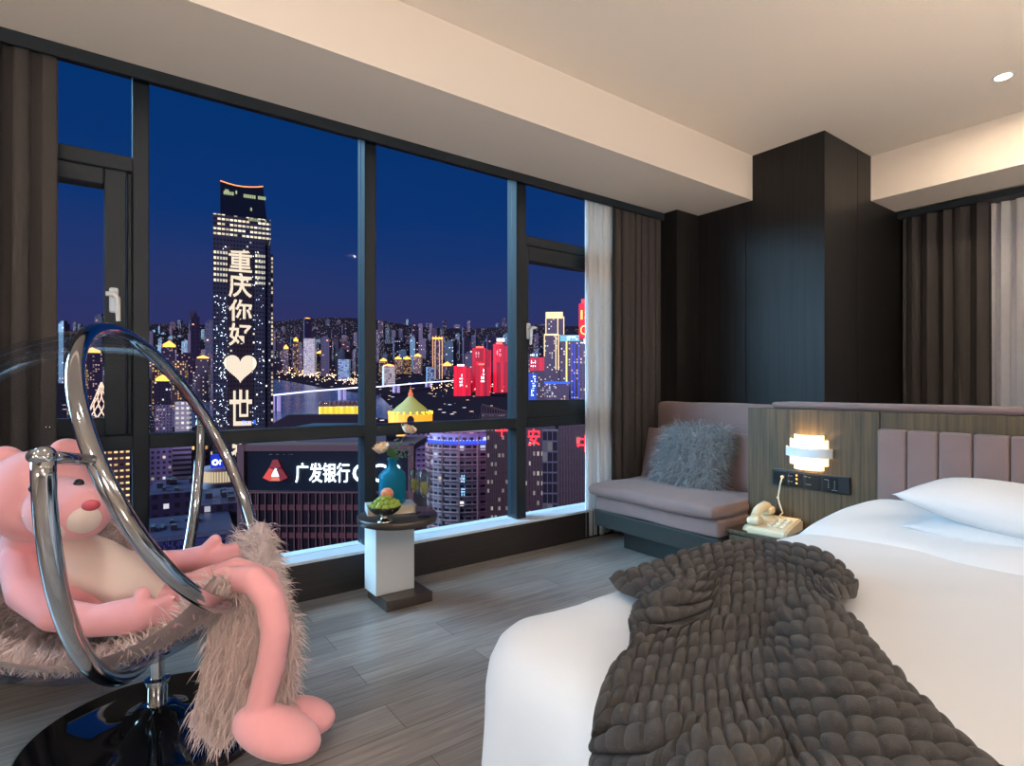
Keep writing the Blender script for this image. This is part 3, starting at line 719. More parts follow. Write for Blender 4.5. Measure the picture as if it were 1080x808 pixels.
# champagne glasses
M['cglass'] = glass_mat('clear glass', (.95, .965, .98), .3, .02, .7); M['wine'] = glass_mat('pale champagne', (.97, .92, .62), .2, .05, .3); nt = M['wine'].node_tree; df = nt.nodes.new('ShaderNodeBsdfDiffuse'); df.inputs[0].default_value = (*lin((236, 220, 130)), 1); mw = nt.nodes.new('ShaderNodeMixShader'); mw.inputs[0].default_value = .3
nt.links.new(nt.nodes['Mix Shader'].outputs[0], mw.inputs[1]); nt.links.new(df.outputs[0], mw.inputs[2]); nt.links.new(mw.outputs[0], nt.nodes['Material Output'].inputs[0])
for px, py, lb in ((447.5, 545, 'champagne flute nearest the table edge, farther from the bottle'), (437.5, 541, 'champagne flute between the blue bottle and the other flute')):
    p = on_t(px, py); t = thing('champagne_flute', lb, 'glass', p)
    obj('foot', lathe(bmesh.new(), [(0, .0), (.031, .0), (.031, .002), (.012, .004), (.004, .01), (0, .01)], 28), M['cglass'], t, True)
    obj('stem', lathe(bmesh.new(), [(.004, .008), (.0035, .04), (.0035, .09), (.006, .1), (0, .1)], 16), M['cglass'], t, True)
    gb = obj('glass_bowl', lathe(bmesh.new(), [(.003, .096), (.012, .103), (.021, .122), (.0265, .15), (.027, .175), (.0245, .225), (.0235, .225), (.026, .175), (.0255, .15), (.02, .124), (.011, .106), (0, .101)], 28), M['cglass'], t, True)
    obj('champagne', lathe(bmesh.new(), [(0, .103), (.0105, .107), (.0195, .125), (.025, .15), (.0258, .168), (0, .168)], 28), M['wine'], gb, True)

# ---------------------------------------------------------------- hanging clear chair
def cw(lat, d, z): return RT*lat+FW*d+Vector((0, 0, z))
def cdir(az): return RT*math.sin(az)+FW*math.cos(az), RT*math.cos(az)-FW*math.sin(az)
HC = cw(-1.153, 1.79, .959); HR = .712; hax, hs = cdir(-.315)
RC = cw(-1.016, 1.72, .854); RR_ = .454; rax, rs = cdir(-.225); tilt = 2.005
re2 = rs*math.cos(tilt)+Vector((0, 0, 1))*math.sin(tilt); rn = rs*math.sin(tilt)-Vector((0, 0, 1))*math.cos(tilt)
SR = .5; SCN = RC-rn*math.sqrt(SR*SR-RR_*RR_)
ch = thing('bubble_chair', 'clear acrylic bubble chair in a chrome hoop on a glossy black disc', 'chair', cw(-1.134, 1.789, 0)); cO = ch.location
bm = bmesh.new(); tube(bm, [RC+rax*math.cos(t)*RR_+re2*math.sin(t)*RR_-cO for t in np.linspace(0, 2*PI, 96, endpoint=False)], .021, 18, closed=True); obj('rim', bm, M['chrome'], ch, True)
bm = bmesh.new(); hp = [HC+hax*math.cos(t)*HR-Vector((0, 0, 1))*math.sin(t)*HR for t in np.linspace(0, PI, 64)]; tube(bm, [x-cO for x in hp], .021, 18); obj('hoop', bm, M['chrome'], ch, True)
for e, s in ((hp[0], 1), (hp[-1], -1)):
    tgt = RC+rax*(.97*RR_*s)+re2*(.18*RR_)
    bm = bmesh.new(); tube(bm, [e-cO-(tgt-e).normalized()*.03, tgt-cO], .013, 14); ball(bm, e-cO, .0225, 3); obj('pivot', bm, M['chrome'], ch, True)
hb = hp[32]
bm = bmesh.new(); tube(bm, [hb-cO, SCN-cO-Vector((0, 0, SR))+rs*.02], .012, 12); ball(bm, hb-cO+rs*.045+Vector((0, 0, .012)), .016, 3); obj('tilt_joint', bm, M['chrome'], ch, True)
bm = bmesh.new(); lathe(bm, [(.0, .06), (.045, .06), (.045, .085), (.03, .088), (.03, .15), (.036, .152), (.036, .165), (.02, .168), (.02, .255), (0, .255)], 28); obj('stem', bm, M['chrome'], ch, 'auto')
bm = bmesh.new(); lathe(bm, [(0, .0), (.35, .0), (.357, .004), (.357, .010), (.345, .015), (.26, .02), (.17, .029), (.11, .044), (.07, .064), (.05, .086), (.0, .088)], 96); obj('base_disc', bm, M['blackgloss'], ch, True)
# shell: sphere with the opening cut by the rim plane
bm = bmesh.new(); n = 40; m_ = 72; th0 = math.asin(RR_/SR); prof = []
G = np.zeros((n, m_+1, 3))
for i in range(n):
    th = th0+(PI-th0)*i/(n-1)
    for j in range(m_+1):
        a = 2*PI*j/m_; v = SCN+rn*(SR*math.cos(th))+(rax*math.cos(a)+re2*math.sin(a))*SR*math.sin(th)-cO; G[i, j] = v
bm = grid_mesh(G); bmesh.ops.remove_doubles(bm, verts=bm.verts, dist=.0005); o = obj('shell', bm, M['acrylic'], ch, True)

# fur throw lying in the chair and hanging over the rim
M['pinkfur'] = mat('dusty pink long fur', (250, 218, 210), .8, sheen=.4, var=(25, .18))
ft = thing('fur_throw', 'dusty pink fur throw lining the clear chair and hanging to the floor', 'throw', SCN); Z = Vector((0, 0, 1))
def throw_pt(u, v):                      # u across (-1 near side .. 1 far side), v along from 0 (inside back) to 1 (hanging end)
    v0 = .60; k = (u+1)/2; tau = min(1, v/v0); sm = tau*tau*(3-2*tau)
    a = (-.34+.76*k)*(1-sm)+(-.27+.57*k)*sm
    ee = (RC-SCN)+rax*a-re2*math.sqrt(RR_**2-a*a)+rn*-.01
    ex, ez = ee.dot(rs), ee.z; ang_e = math.atan2(ex, -ez); re_ = math.hypot(ex, ez)
    r = math.sqrt(.468**2-a*a); ang_s = math.radians(-72+10*abs(u))
    if v < v0:
        t = ang_s+(ang_e-ang_s)*tau; w = max(0, (tau-.7)/.3); q = r+(re_-.01-r)*w+.035*w*w*0
        return Vector(rax)*a+rs*(q*math.sin(t))-Z*(q*math.cos(t))+Z*.03*w
    e = Vector(rax)*a+rs*((re_-.01)*math.sin(ang_e))-Z*((re_-.01)*math.cos(ang_e))+Z*.03
    zt = SCN.z+e.z; near = min(1, max(0, (.20-u)/.3)); near = near*near*(3-2*near)
    L = (.17+(zt-.06-.17)*near)*(1-.07*(1+math.sin(11*u)))
    t = (v-v0)/(1-v0); s = t*(L+.12); out = .075
    if s < .12: q_ = s/.12*PI/2; off = rs*(out*math.sin(q_))+Z*(.03*math.sin(q_*2)-.02*(1-math.cos(q_)))
    else: off = rs*(out+.02*math.sin((s-.12)*6))-Z*(s-.12+.02)
    kk = max(0, s-.12)                   # gathers to a narrower tail as it falls
    m_ = min(1, s*5); lat = ((RT*.95-Vector(rax))*(a+.13)*m_*.85-RT*(.22*max(0, kk-.05)**1.3))*near
    return e+off+lat
nu, nv = 46, 80
G = np.array([[throw_pt(-1+2*i/(nu-1), j/(nv-1)) for j in range(nv)] for i in range(nu)])
bm = grid_mesh(G); bm.normal_update()
ff = list(bm.faces); flip = sum(1 for f in ff if f.normal.dot(Vector((0, 0, 1))-Vector(f.calc_center_median())*2) > 0) < len(ff)/2
if flip: bmesh.ops.reverse_faces(bm, faces=ff)
bm2 = bm.copy(); P_, N_ = sample_bm(bm2, 40000); bm2.free()
bmesh.ops.recalc_face_normals(bm, faces=bm.faces)
r = bmesh.ops.extrude_face_region(bm, geom=list(bm.faces))
me = bpy.data.meshes.new('hide'); bm.to_mesh(me); bm.free(); o = link('hide', me, M['pinkfur'], ft, True)
nz2 = rng.normal(size=(40000, 3))
hang = ((np.linalg.norm(P_, axis=1) > .482) & (P_@np.array(rs) > .05)).astype(float)[:, None]
fl = (hang[:, 0] > .5) & (rng.random(len(N_)) < .5); N_[fl] *= -1
def inside(q, idx):
    L_ = np.linalg.norm(q, axis=1); k_ = (hang[idx, 0] < .3) & (L_ > .484); q = q.copy(); q[k_] *= (.484/L_[k_])[:, None]; return q
def fdir2(d, n, p, t, idx):
    h = hang[idx]; return n*(.7-.35*t)*(1-.35*h)+np.array([0, 0, -1.])*(.1+.4*t+h*(.35+.5*t))+nz2[idx]*.34
strands('fur_pile', P_, N_, 40000, .058, fdir2, .0042, M['pinkfur'], ft, 4, inside)

# ---------------------------------------------------------------- pink plush toy (plain rounded plush animal)
M['plush'] = mat('pink plush', (255, 176, 178), .9, sheen=.5, bump=(600, .4, .002), var=(30, .05)); M['cream2'] = mat('cream plush', (246, 222, 208), .9, sheen=.5, bump=(600, .4, .002))
tyO = at(150, 640, 1.68)
ty = thing('plush_toy', 'long-limbed pink plush toy with cream belly lounging in the clear chair', 'soft toy', tyO)
def capsule(bm, chain):
    P = [(at(x, y, d)-tyO, r*d/590) for x, y, d, r in chain]
    for (a, ra), (b_, rb) in zip(P, P[1:]):
        n = max(2, int((b_-a).length/(min(ra, rb)*.35)))
        for k in range(n+1): t = k/n; ball(bm, a+(b_-a)*t, ra+(rb-ra)*t, 3)
bm = bmesh.new()
capsule(bm, [(38, 588, 1.66, 30), (75, 602, 1.68, 40), (120, 622, 1.69, 41), (160, 640, 1.70, 33)])       # trunk
capsule(bm, [(30, 580, 1.66, 24), (42, 545, 1.63, 30)])                                                    # neck
ball(bm, at(42, 522, 1.60)-tyO, .130, 4); capsule(bm, [(66, 536, 1.53, 33), (86, 540, 1.50, 28)])            # head, muzzle
for x, y, d in ((5, 487, 1.58), (70, 478, 1.66)): ball(bm, at(x, y, d)-tyO, (.045, .03, .045), 3)
capsule(bm, [(20, 592, 1.60, 18), (28, 625, 1.53, 18), (58, 648, 1.49, 17), (100, 655, 1.49, 16), (135, 650, 1.50, 19), (150, 648, 1.50, 18)])   # near arm
for x, y in ((150, 626), (178, 634), (187, 645), (182, 656)): capsule(bm, [(150, 647, 1.50, 10), (x, y, 1.50, 7.5)])
capsule(bm, [(85, 585, 1.78, 14), (140, 594, 1.88, 12), (190, 592, 1.93, 12), (215, 588, 1.93, 13)])       # far arm
for x, y in ((227, 570), (246, 579), (249, 587), (240, 594)): capsule(bm, [(215, 587, 1.93, 10), (x, y, 1.93, 6.5)])
capsule(bm, [(160, 642, 1.69, 22), (205, 628, 1.66, 16), (240, 611, 1.63, 14), (268, 611, 1.60, 14), (285, 632, 1.58, 15), (291, 665, 1.57, 15), (286, 700, 1.57, 15), (276, 735, 1.57, 14), (272, 757, 1.58, 15)])
capsule(bm, [(160, 636, 1.76, 18), (215, 612, 1.75, 13), (250, 601, 1.74, 13), (280, 612, 1.71, 13), (290, 640, 1.69, 13), (291, 690, 1.69, 13), (290, 735, 1.70, 13)])
Rm = Matrix(((RT.x, FW.x, 0), (RT.y, FW.y, 0), (0, 0, 1)))
ball(bm, at(292, 772, 1.57)-tyO, (.128, .080, .062), 4, Rm @ Matrix.Rotation(math.radians(20), 3, 'Y'))
capsule(bm, [(270, 760, 1.58, 18), (280, 768, 1.57, 22)])
ball(bm, at(316, 756, 1.71)-tyO, (.108, .07, .055), 4, Rm @ Matrix.Rotation(math.radians(4), 3, 'Y'))
o = obj('body', bm, M['plush'], ty, True); bake(o, .006, 5)
bm = bmesh.new(); capsule(bm, [(74, 582, 1.642, 24), (100, 596, 1.642, 28), (135, 617, 1.652, 28), (156, 630, 1.665, 20)]); o = obj('belly_patch', bm, M['cream2'], ty, True); bake(o, .008, 5)
bm = bmesh.new(); ball(bm, at(88, 545, 1.475)-tyO, .045, 3); ball(bm, at(76, 546, 1.48)-tyO, .05, 3); o = obj('muzzle_patch', bm, M['cream2'], ty, True); bake(o, .007, 4)
M['btn'] = mat('dark button', (28, 22, 22), .2)
for x, y, d in ((36, 515, 1.467), (83, 510, 1.505)):
    bm = bmesh.new(); ball(bm, at(x, y, d)-tyO, .0125, 3); obj('eye', bm, M['btn'], ty, True)
bm = bmesh.new(); ball(bm, at(96, 533, 1.425)-tyO, (.02, .016, .014), 3); obj('nose', bm, mat('rose plush', (196, 84, 96), .8), ty, True)

# ---------------------------------------------------------------- the city outside
TD = [100, 180, 250, 400, 600, 900, 1400, 2200, 3500, 5200, 7000]
TZ_ = [-97, -97, -97, -75.5, -47.7, -26, 17.7, 102, 292, 560, 600]
def gz(d): return float(np.interp(d, TD, TZ_))
def ground_at(px, py):
    lo, hi = 260., 5200.
    for _ in range(50):
        m = (lo+hi)/2
        if CY-(gz(m)-H)*F/m > py: lo = m
        else: hi = m
    return at(px, py, lo)
m, nt, b = new_mat('city ground'); b.inputs['Base Color'].default_value = (.016, .009, .014, 1); b.inputs['Specular IOR Level'].default_value = 0; b.inputs['Roughness'].default_value = .9
tc = nt.nodes.new('ShaderNodeTexCoord'); vo = nt.nodes.new('ShaderNodeTexVoronoi'); vo.inputs['Scale'].default_value = .05; nt.links.new(tc.outputs['Object'], vo.inputs['Vector'])
lt = N(nt, 'LESS_THAN', vo.outputs['Distance'], .15); sc_ = nt.nodes.new('ShaderNodeSeparateColor'); nt.links.new(vo.outputs['Color'], sc_.inputs[0])
rp = nt.nodes.new('ShaderNodeValToRGB'); rp.color_ramp.elements[0].color = (1, .5, .18, 1); rp.color_ramp.elements[1].color = (.7, .75, 1, 1); nt.links.new(sc_.outputs[1], rp.inputs[0]); nt.links.new(rp.outputs[0], b.inputs['Emission Color'])
nt.links.new(N(nt, 'MULTIPLY', N(nt, 'MULTIPLY', lt, N(nt, 'GREATER_THAN', sc_.outputs[0], .5)), 2.2), b.inputs['Emission Strength'])
M['cground'] = m
G = np.array([[tuple(RT*(u*(d*1.05+60))+FW*d+Vector((0, 0, gz(d)+ (0 if d < 2500 else 55*math.sin(u*7+d*.002)+30*math.sin(u*17))))) for u in np.linspace(-1.1, .9, 60)] for d in (60, 100, 180, 250, 320, 400, 500, 600, 750, 900, 1150, 1400, 1800, 2200, 2800, 3500, 4300, 5200, 6000)])
bm = grid_mesh(G); struct('ground', bm, M['cground'], None, True)
m, nt, b = new_mat('river water'); b.inputs['Base Color'].default_value = (.05, .05, .10, 1); b.inputs['Roughness'].default_value = .22
M['water'] = m
def patch(name, near, far, n, mm, lift=1.5):
    P = np.zeros((9, n, 3))
    nx = np.array(near, float); fx = np.array(far, float)
    for j in range(n):
        t = j/(n-1)
        def pl(A):
            s = t*(len(A)-1); i = min(int(s), len(A)-2); return A[i]+(A[i+1]-A[i])*(s-i)
        a, c = pl(nx), pl(fx)
        for i in range(9):
            q = a+(c-a)*i/8; P[i, j] = ground_at(*q)+Vector((0, 0, lift))
    return grid_mesh(P)
struct('river', patch('river', [(180, 452), (250, 452), (320, 447), (385, 440), (430, 447)], [(180, 396), (255, 396), (300, 402), (345, 411), (400, 418)], 24, 0), M['water'])

def uvbox(bm, a, b, uvl):
    (x0, y0, z0), (x1, y1, z1) = a, b
    c = [(x0, y0), (x1, y0), (x1, y1), (x0, y1)]; u = 0
    for k in range(4):
        p, q = c[k], c[(k+1) % 4]; L = math.dist(p, q)
        vs = [bm.verts.new((*p, z0)), bm.verts.new((*q, z0)), bm.verts.new((*q, z1)), bm.verts.new((*p, z1))]
        f = bm.faces.new(vs)
        for lp, w in zip(f.loops, ((u, 0), (u+L, 0), (u+L, z1-z0), (u, z1-z0))): lp[uvl].uv = (w[0], w[1]+ (0))
        u += L
    f = bm.faces.new([bm.verts.new((*q, z1)) for q in c])
    for lp in f.loops: lp[uvl].uv = (.01, .01)
def ub(boxes):
    bm = bmesh.new(); uvl = bm.loops.layers.uv.new('UVMap')
    for a, b in boxes: uvbox(bm, a, b, uvl)
    return bm
WM = {}
def wm(k, *a, **kw):
    WM[k] = win_mat(k, *a, **kw); return WM[k]
warm = (255, 214, 150); gold = (255, 176, 84); cool = (205, 222, 255); pinkw = (255, 190, 200)
wm('dark', (46, 42, 62), 3.2, 3.4, .5, .5, .16, warm, cool, 1.6)
wm('dim', (62, 56, 78), 3.4, 3.4, .45, .5, .24, warm, pinkw, 1.2)
wm('goldw', (78, 62, 58), 3.2, 3.6, .5, .55, .45, warm, gold, 1.5)
wm('whitelit', (190, 186, 178), 4, 4.2, .55, .5, .93, (255, 246, 226), (236, 236, 230), 1.0)
wm('bluelit', (110, 130, 160), 4.2, 3.6, .75, .6, .8, (150, 205, 245), (190, 225, 255), .8)
wm('purple', (128, 104, 138), 3.0, 3.1, .55, .45, .14, pinkw, cool, 1.2, frame=(170, 140, 178))
wm('redlit', (150, 4, 24), 7, 60, .94, 1, 1.0, (255, 12, 54), (240, 6, 44), 1.0)
wm('far', (40, 36, 58), 9, 8, .34, .3, .22, warm, cool, 2.2)
wm('far2', (52, 46, 68), 10, 7, .4, .34, .10, gold, pinkw, 1.8)
M['croof'] = mat('dark roof', (38, 36, 44), .8); M['goldlamp'] = emit_mat('gold crown light', (255, 168, 70), 3); M['whlamp'] = emit_mat('white sign light', (225, 238, 255), 5)
M['bluelamp'] = emit_mat('blue sign light', (60, 110, 255), 4); M['redlamp'] = emit_mat('red neon', (255, 30, 40), 5); M['redcore'] = emit_mat('orange red neon core', (255, 84, 66), 4)
M['conc'] = mat('brown painted steel', (84, 56, 50), .6); M['yel'] = emit_mat('yellow floodlit wall', (240, 205, 60), .9, (200, 180, 60))

class B:
    """a building standing on the ground at depth d, its front seen between two picture columns"""
    def __init__(s, name, label, px0, px1, d, rot=0, group=None, cat='building', z0=None):
        s.d = d; s.pc = (px0+px1)/2; p = at(s.pc, CY, d); fi = math.atan((s.pc-CX)/F) if rot is not None else 0; rot = (rot or 0)-fi; s.k = d*math.cos(fi)/F; s.z0 = gz(d)-2 if z0 is None else z0
        s.root = thing(name, label, cat, (p.x, p.y, s.z0), -YAW+rot, group); s.w = (px1-px0)*s.k
    def x(s, px): return (px-s.pc)*s.k
    def z(s, py): return H-(py-CY)/F*s.d-s.z0
    def box(s, name, px0, px1, y0, y1, dep, m, yb=0):
        """y0 top row, y1 bottom row (None = ground)"""
        return obj(name, ub([((s.x(px0), yb, s.z(y1) if y1 is not None else 0), (s.x(px1), yb+dep, s.z(y0)))]), m, s.root)
    def bars(s, name, px0, px1, y0, y1, m, nx=4, ny=5, seed=0, yb=-.3):
        """illegible sign strokes"""
        r = random.Random(seed); bm = bmesh.new(); dx = (px1-px0)/nx; dy = (y1-y0)/ny
        for i in range(nx):
            for j in range(ny):
                if r.random() < .62:
                    a, c = (.8, .28) if r.random() < .5 else (.26, .85)
                    cx_ = px0+(i+.5)*dx; cy_ = y0+(j+.5)*dy
                    box(bm, (s.x(cx_-dx*a/2), yb-.2, s.z(cy_+dy*c/2)), (s.x(cx_+dx*a/2), yb, s.z(cy_-dy*c/2)))
        return obj(name, bm, m, s.root)
    def text(s, name, t, px0, px1, y0, y1, m, yb=-.3, depth=.25, bold=0):
        bm = text_mesh(t, (px1-px0)*s.k, (y1-y0)/F*s.d, depth, bold)
        o = obj(name, bm, m, s.root); o.location = (s.x((px0+px1)/2), yb, s.z((y0+y1)/2)); return o

# --- the tall tower with lit characters
T = B('skyscraper', 'tallest tower with white lit characters and a heart down its facade', 225, 280, 460)
wm('tower', (74, 84, 92), 2.4, 3.6, .5, .4, .035, (255, 240, 205), (235, 235, 225), 1.6, frame=(64, 72, 82), rough=.25)
wm('towerbright', (60, 66, 74), 3.0, 4.0, .75, .42, .82, (255, 228, 176), (255, 244, 220), 1.5)
wm('towerside', (60, 64, 74), 2.2, 3.6, .6, .6, .6, (255, 226, 180), (250, 230, 200), 1.0)
T.box('facade', 225, 280, 251, None, 20, WM['tower'])
T.box('side_bay', 280, 286.5, 255, None, 16, WM['tower'], yb=3)
T.box('corner_strip', 286.5, 289.5, 264, None, 12, WM['towerside'], yb=4)
T.box('upper_block', 225, 286, 228, 251, 20, WM['towerbright'], yb=.3)
bm = bmesh.new()
xs = [232.5, 240, 248, 256, 264, 272, 278]; top = [193, 194.5, 195.6, 195.8, 195.2, 194, 192.6]
L = [[bm.verts.new((T.x(x), yy, T.z(t))) for x, t in zip(xs, top)] for yy in (2, 18)]; Lb = [[bm.verts.new((T.x(x+ (0 if k < 5 else 4)), yy, T.z(228))) for k, x in enumerate(xs)] for yy in (1, 20)]
for a in range(6):
    bm.faces.new((L[0][a], L[0][a+1], Lb[0][a+1], Lb[0][a])); bm.faces.new((L[1][a+1], L[1][a], Lb[1][a], Lb[1][a+1])); bm.faces.new((L[0][a], L[1][a], L[1][a+1], L[0][a+1]))
bm.faces.new((L[0][0], Lb[0][0], Lb[1][0], L[1][0])); bm.faces.new((L[0][-1], L[1][-1], Lb[1][-1], Lb[0][-1]))
tc_ = obj('crown', bm, mat('dark tower glass', (22, 30, 40), .25), T.root)
bm = bmesh.new(); tube(bm, [(T.x(x), 1.6, T.z(t-.2)) for x, t in zip(xs, top)], .45, 6); obj('crown_edge_light', bm, emit_mat('orange rope light', (255, 150, 80), 2), tc_)
bm = bmesh.new(); r_ = random.Random(2)
for a, c, yy, pr_ in ((233, 251, 203, .5), (257, 281, 205.5, .95), (236, 250, 205, .5), (262, 280, 230, .6), (256, 272, 214, .25), (262, 276, 219, .2)):
    x = a
    while x < c:
        if r_.random() < pr_: box(bm, (T.x(x), .3, T.z(yy+1.6)), (T.x(x+1.7), 1.2, T.z(yy-1.6)))
        x += 2.2
obj('lit_windows', bm, emit_mat('greenish lit windows', (214, 224, 170), .7), tc_)
bs = []
for a, c in ((225.5, 240), (269, 280)):
    for k in range(6): yy = 268.5+k*5.8; bs.append(((T.x(a), -.5, T.z(yy+1.7)), (T.x(c), 0, T.z(yy-1.7))))
obj('lit_floors', ub(bs), win_mat('litrow', (60, 66, 74), 2.2, 9, .7, .9, .85, (255, 228, 176), (255, 244, 220), 1.3), T.root)
M['led'] = emit_mat('facade led lettering', (255, 234, 206), 1.3)
M['led2'] = emit_mat('facade led haze', (255, 232, 200), .25, (60, 60, 64))
for k, c in enumerate('重庆你好'):
    y0 = (264, 288, 316, 341)[k]; T.text('lettering', c, 241, 266, y0, y0+(23, 26, 23, 24)[k], M['led'], -.9, .25, .018)
for c, y0, y1 in (('世', 411, 449), ('界', 457, 490)): T.text('lettering', c, 242, 266, y0, y1, M['led'], -.9, .25, .018)
bm = bmesh.new(); hv = []
for k in range(48):
    t = 2*PI*k/48; hx = 16*math.sin(t)**3; hy = 13*math.cos(t)-5*math.cos(2*t)-2*math.cos(3*t)-math.cos(4*t); hv.append(bm.verts.new((T.x(253.5)+hx*.76, -.9, T.z(387)+hy*.8)))
bm.faces.new(hv); r = bmesh.ops.extrude_face_region(bm, geom=list(bm.faces))
for v in r['geom']:
    if isinstance(v, bmesh.types.BMVert): v.co.y -= .3
obj('heart', bm, M['led'], T.root)
bm = bmesh.new(); r_ = random.Random(11)
for k in range(190):
    u = r_.random(); px = 226+u*(15 if k < 130 else 0)+(0 if k < 130 else 40+u*13); py = r_.uniform(312 if k < 130 else 262, 448); s_ = r_.uniform(.13, .26)
    box(bm, (T.x(px)-s_, -.6, T.z(py)-s_), (T.x(px)+s_, -.1, T.z(py)+s_))
obj('sparkle_lights', bm, M['whlamp'], T.root)['kind'] = 'stuff'
bm = bmesh.new()
for k in range(14):
    px = 240+k*2; box(bm, (T.x(px)-.15, -1.4, 0), (T.x(px)+.15, -.8, T.z(262)))
obj('mullion_fins', bm, M['conc'], T.root)
T.bars('podium_sign', 255, 270, 443, 448, M['bluelamp'], 9, 1, 3, -1.2)

# --- bank building with sign
K = B('bank_building', 'dark building with a long white glowing sign and red triangle emblem', 253, 438, 150, rot=None)
wm('bank', (34, 38, 44), 2.9, 7.5, .9, .8, .05, (150, 190, 200), (90, 130, 150), .35, frame=(104, 72, 66), rough=.25)
K.box('facade', 258, 432, 519, None, 30, WM['bank'])
bm = bmesh.new()
for k in range(23):
    px = 258+k*7.6; box(bm, (K.x(px)-.13, -.7, 0), (K.x(px)+.13, .1, K.z(518)))
for py in (519, 554, 590, 640): box(bm, (K.x(258), -.7, K.z(py)-.2), (K.x(432), .1, K.z(py)+.2))
obj('fins', bm, M['conc'], K.root)
K.box('sign_board', 262, 432, 475, 517, 2, mat('dark glass sign board', (22, 34, 38), .15, spec=.7), yb=-.4)
K.box('roof_parapet', 252, 436, 469, 475.5, 26, M['conc'], yb=-.9)
K.box('side_post', 252, 259, 469, None, 3, M['conc'], yb=-1)
K.box('side_post', 431, 437, 469, None, 3, M['conc'], yb=-1)
K.box('plant_room', 300, 400, 452, 470, 14, mat('grey plant room', (44, 62, 70), .5), yb=8)
K.text('lettering', '广发银行', 313, 369.5, 488, 508.5, M['whlamp'], -.7)
K.text('lettering', 'CGB', 373, 424, 489, 508, M['whlamp'], -.7)
cx0, cy0, s0 = 292, 496, 13.5
def tri(px, py): return (K.x(px), K.z(py))
Aq = [(cx0-4, cy0-11), (cx0+4, cy0-11), (cx0+3.2, cy0-2), (cx0-3.2, cy0-2)]
logo = [[(cx0+x, cy0+y) for x, y in q] for q in ([(-2.6, -11.5), (2.6, -11.5), (6, -3.6), (0, -2.4), (-6, -3.6)], [(-6.4, -2.8), (-1, -1), (-3.6, 4.6), (-5.2, 11), (-13, 7.4)], [(6.4, -2.8), (1, -1), (3.6, 4.6), (5.2, 11), (13, 7.4)], [(-3.4, 6), (3.4, 6), (4.6, 10.6), (-4.6, 10.6)])]
def poly(pts, y0=-.8, th=.3):
    bm = bmesh.new(); a = [bm.verts.new((K.x(p[0]), y0, K.z(p[1]))) for p in pts]; bm.faces.new(a)
    r = bmesh.ops.extrude_face_region(bm, geom=list(bm.faces))
    for v in r['geom']:
        if isinstance(v, bmesh.types.BMVert): v.co.y -= th
    return bm
for q, c_, s_ in zip(logo, ((190, 44, 38), (240, 80, 56), (170, 26, 24), (250, 130, 100)), (.45, .9, .5, .9)): obj('emblem_facet', poly(q), emit_mat('emblem red', c_, s_), K.root)
obj('emblem_core', poly([(cx0, cy0-2.5), (cx0+4.6, cy0+6), (cx0-4.6, cy0+6)], -.7), M['whlamp'], K.root)
K.bars('notice_strip', 285, 310, 478, 480, mat('faint lettering', (110, 110, 104), .6), 22, 1, 4, -.5)
# dark roof behind the bank sign
Rr = B('roof_deck', 'dark sloping rooftop with yellow floodlit drums behind the bank building', 290, 440, 235, z0=-60)
bm = bmesh.new()
for yy in (0, 25):
    pass
P4 = [(287, 447), (306, 436.5), (393, 437.5), (393, 470), (287, 470)]
a = [bm.verts.new((Rr.x(p[0]), 0, Rr.z(p[1]))) for p in P4]; c = [bm.verts.new((Rr.x(p[0]), 30, Rr.z(p[1])-1)) for p in P4]
bm.faces.new(a); bm.faces.new(c[::-1])
for k in range(5): bm.faces.new((a[k], c[k], c[(k+1) % 5], a[(k+1) % 5]))
obj('roof_slab', bm, M['croof'], Rr.root)
bm = bmesh.new()
for k in range(8):
    px = 338+k*6; lathe(bm, [(0, 0), (1.15, 0), (1.15, 3.6), (0, 3.6)], 14, (Rr.x(px), 14+(k % 2), Rr.z(437.6)-.6))
obj('floodlit_drum', bm, M['yel'], Rr.root, 'auto')
bm = bmesh.new()
for k in range(10):
    px = 338+k*5; ball(bm, (Rr.x(px), 18, Rr.z(426)-.3), (1.5, 1.5, 1.1), 2)
obj('shrubs', bm, mat('dusky shrubs', (90, 60, 70), .9), Rr.root, True)

# --- low left quarter
def simple(name, label, px0, px1, ytop, d, mk, rot=0, dep=None, group=None, crown=None, cm='goldlamp', cap=None, ybase=None):
    s = B(name, label, px0, px1, d, rot, group); dep = dep or max(s.w*.8, 8)
    s.box('facade', px0, px1, ytop, ybase, dep, WM[mk] if mk in WM else M[mk])
    w = px1-px0
    if crown:
        h = crown
        bm = bmesh.new(); x0, x1 = s.x(px0+w*.1), s.x(px1-w*.1); zt = s.z(ytop); hh = h/F*d
        box(bm, (x0, dep*.1, zt), (x1, dep*.9, zt+hh*.45)); c_ = [bm.verts.new(v) for v in ((x0, dep*.1, zt+hh*.45), (x1, dep*.1, zt+hh*.45), (x1, dep*.9, zt+hh*.45), (x0, dep*.9, zt+hh*.45))]; ap = bm.verts.new(((x0+x1)/2, dep/2, zt+hh*1.2))
        for k in range(4): bm.faces.new((c_[k], c_[(k+1) % 4], ap))
        obj('lit_crown', bm, M[cm], s.root)
    if cap: s.box('sign', px0+w*.05, px1-w*.05, ytop-cap, ytop, dep*.3, M[cm])
    return s
wm('goldgrid', (70, 58, 50), 2.1, 2.7, .6, .3, .96, (255, 222, 160), (255, 190, 110), 2.2, frame=(96, 80, 66))
wm('stripe', (150, 138, 160), 30, 2.6, 1, .45, .0, warm, cool, 1, frame=(196, 184, 206))
wm('mauvetower', (96, 84, 108), 2.6, 2.8, .5, .5, .12, warm, cool, 1.2, frame=(128, 112, 140))
simple('apartment_block', 'block with golden window grid just behind the chair rim below the transom', 100, 137, 474, 240, 'goldgrid', dep=26)
simple('apartment_block', 'mauve apartment block low behind the clear chair beside the curtain', 60, 99, 466, 260, 'mauvetower', dep=30)
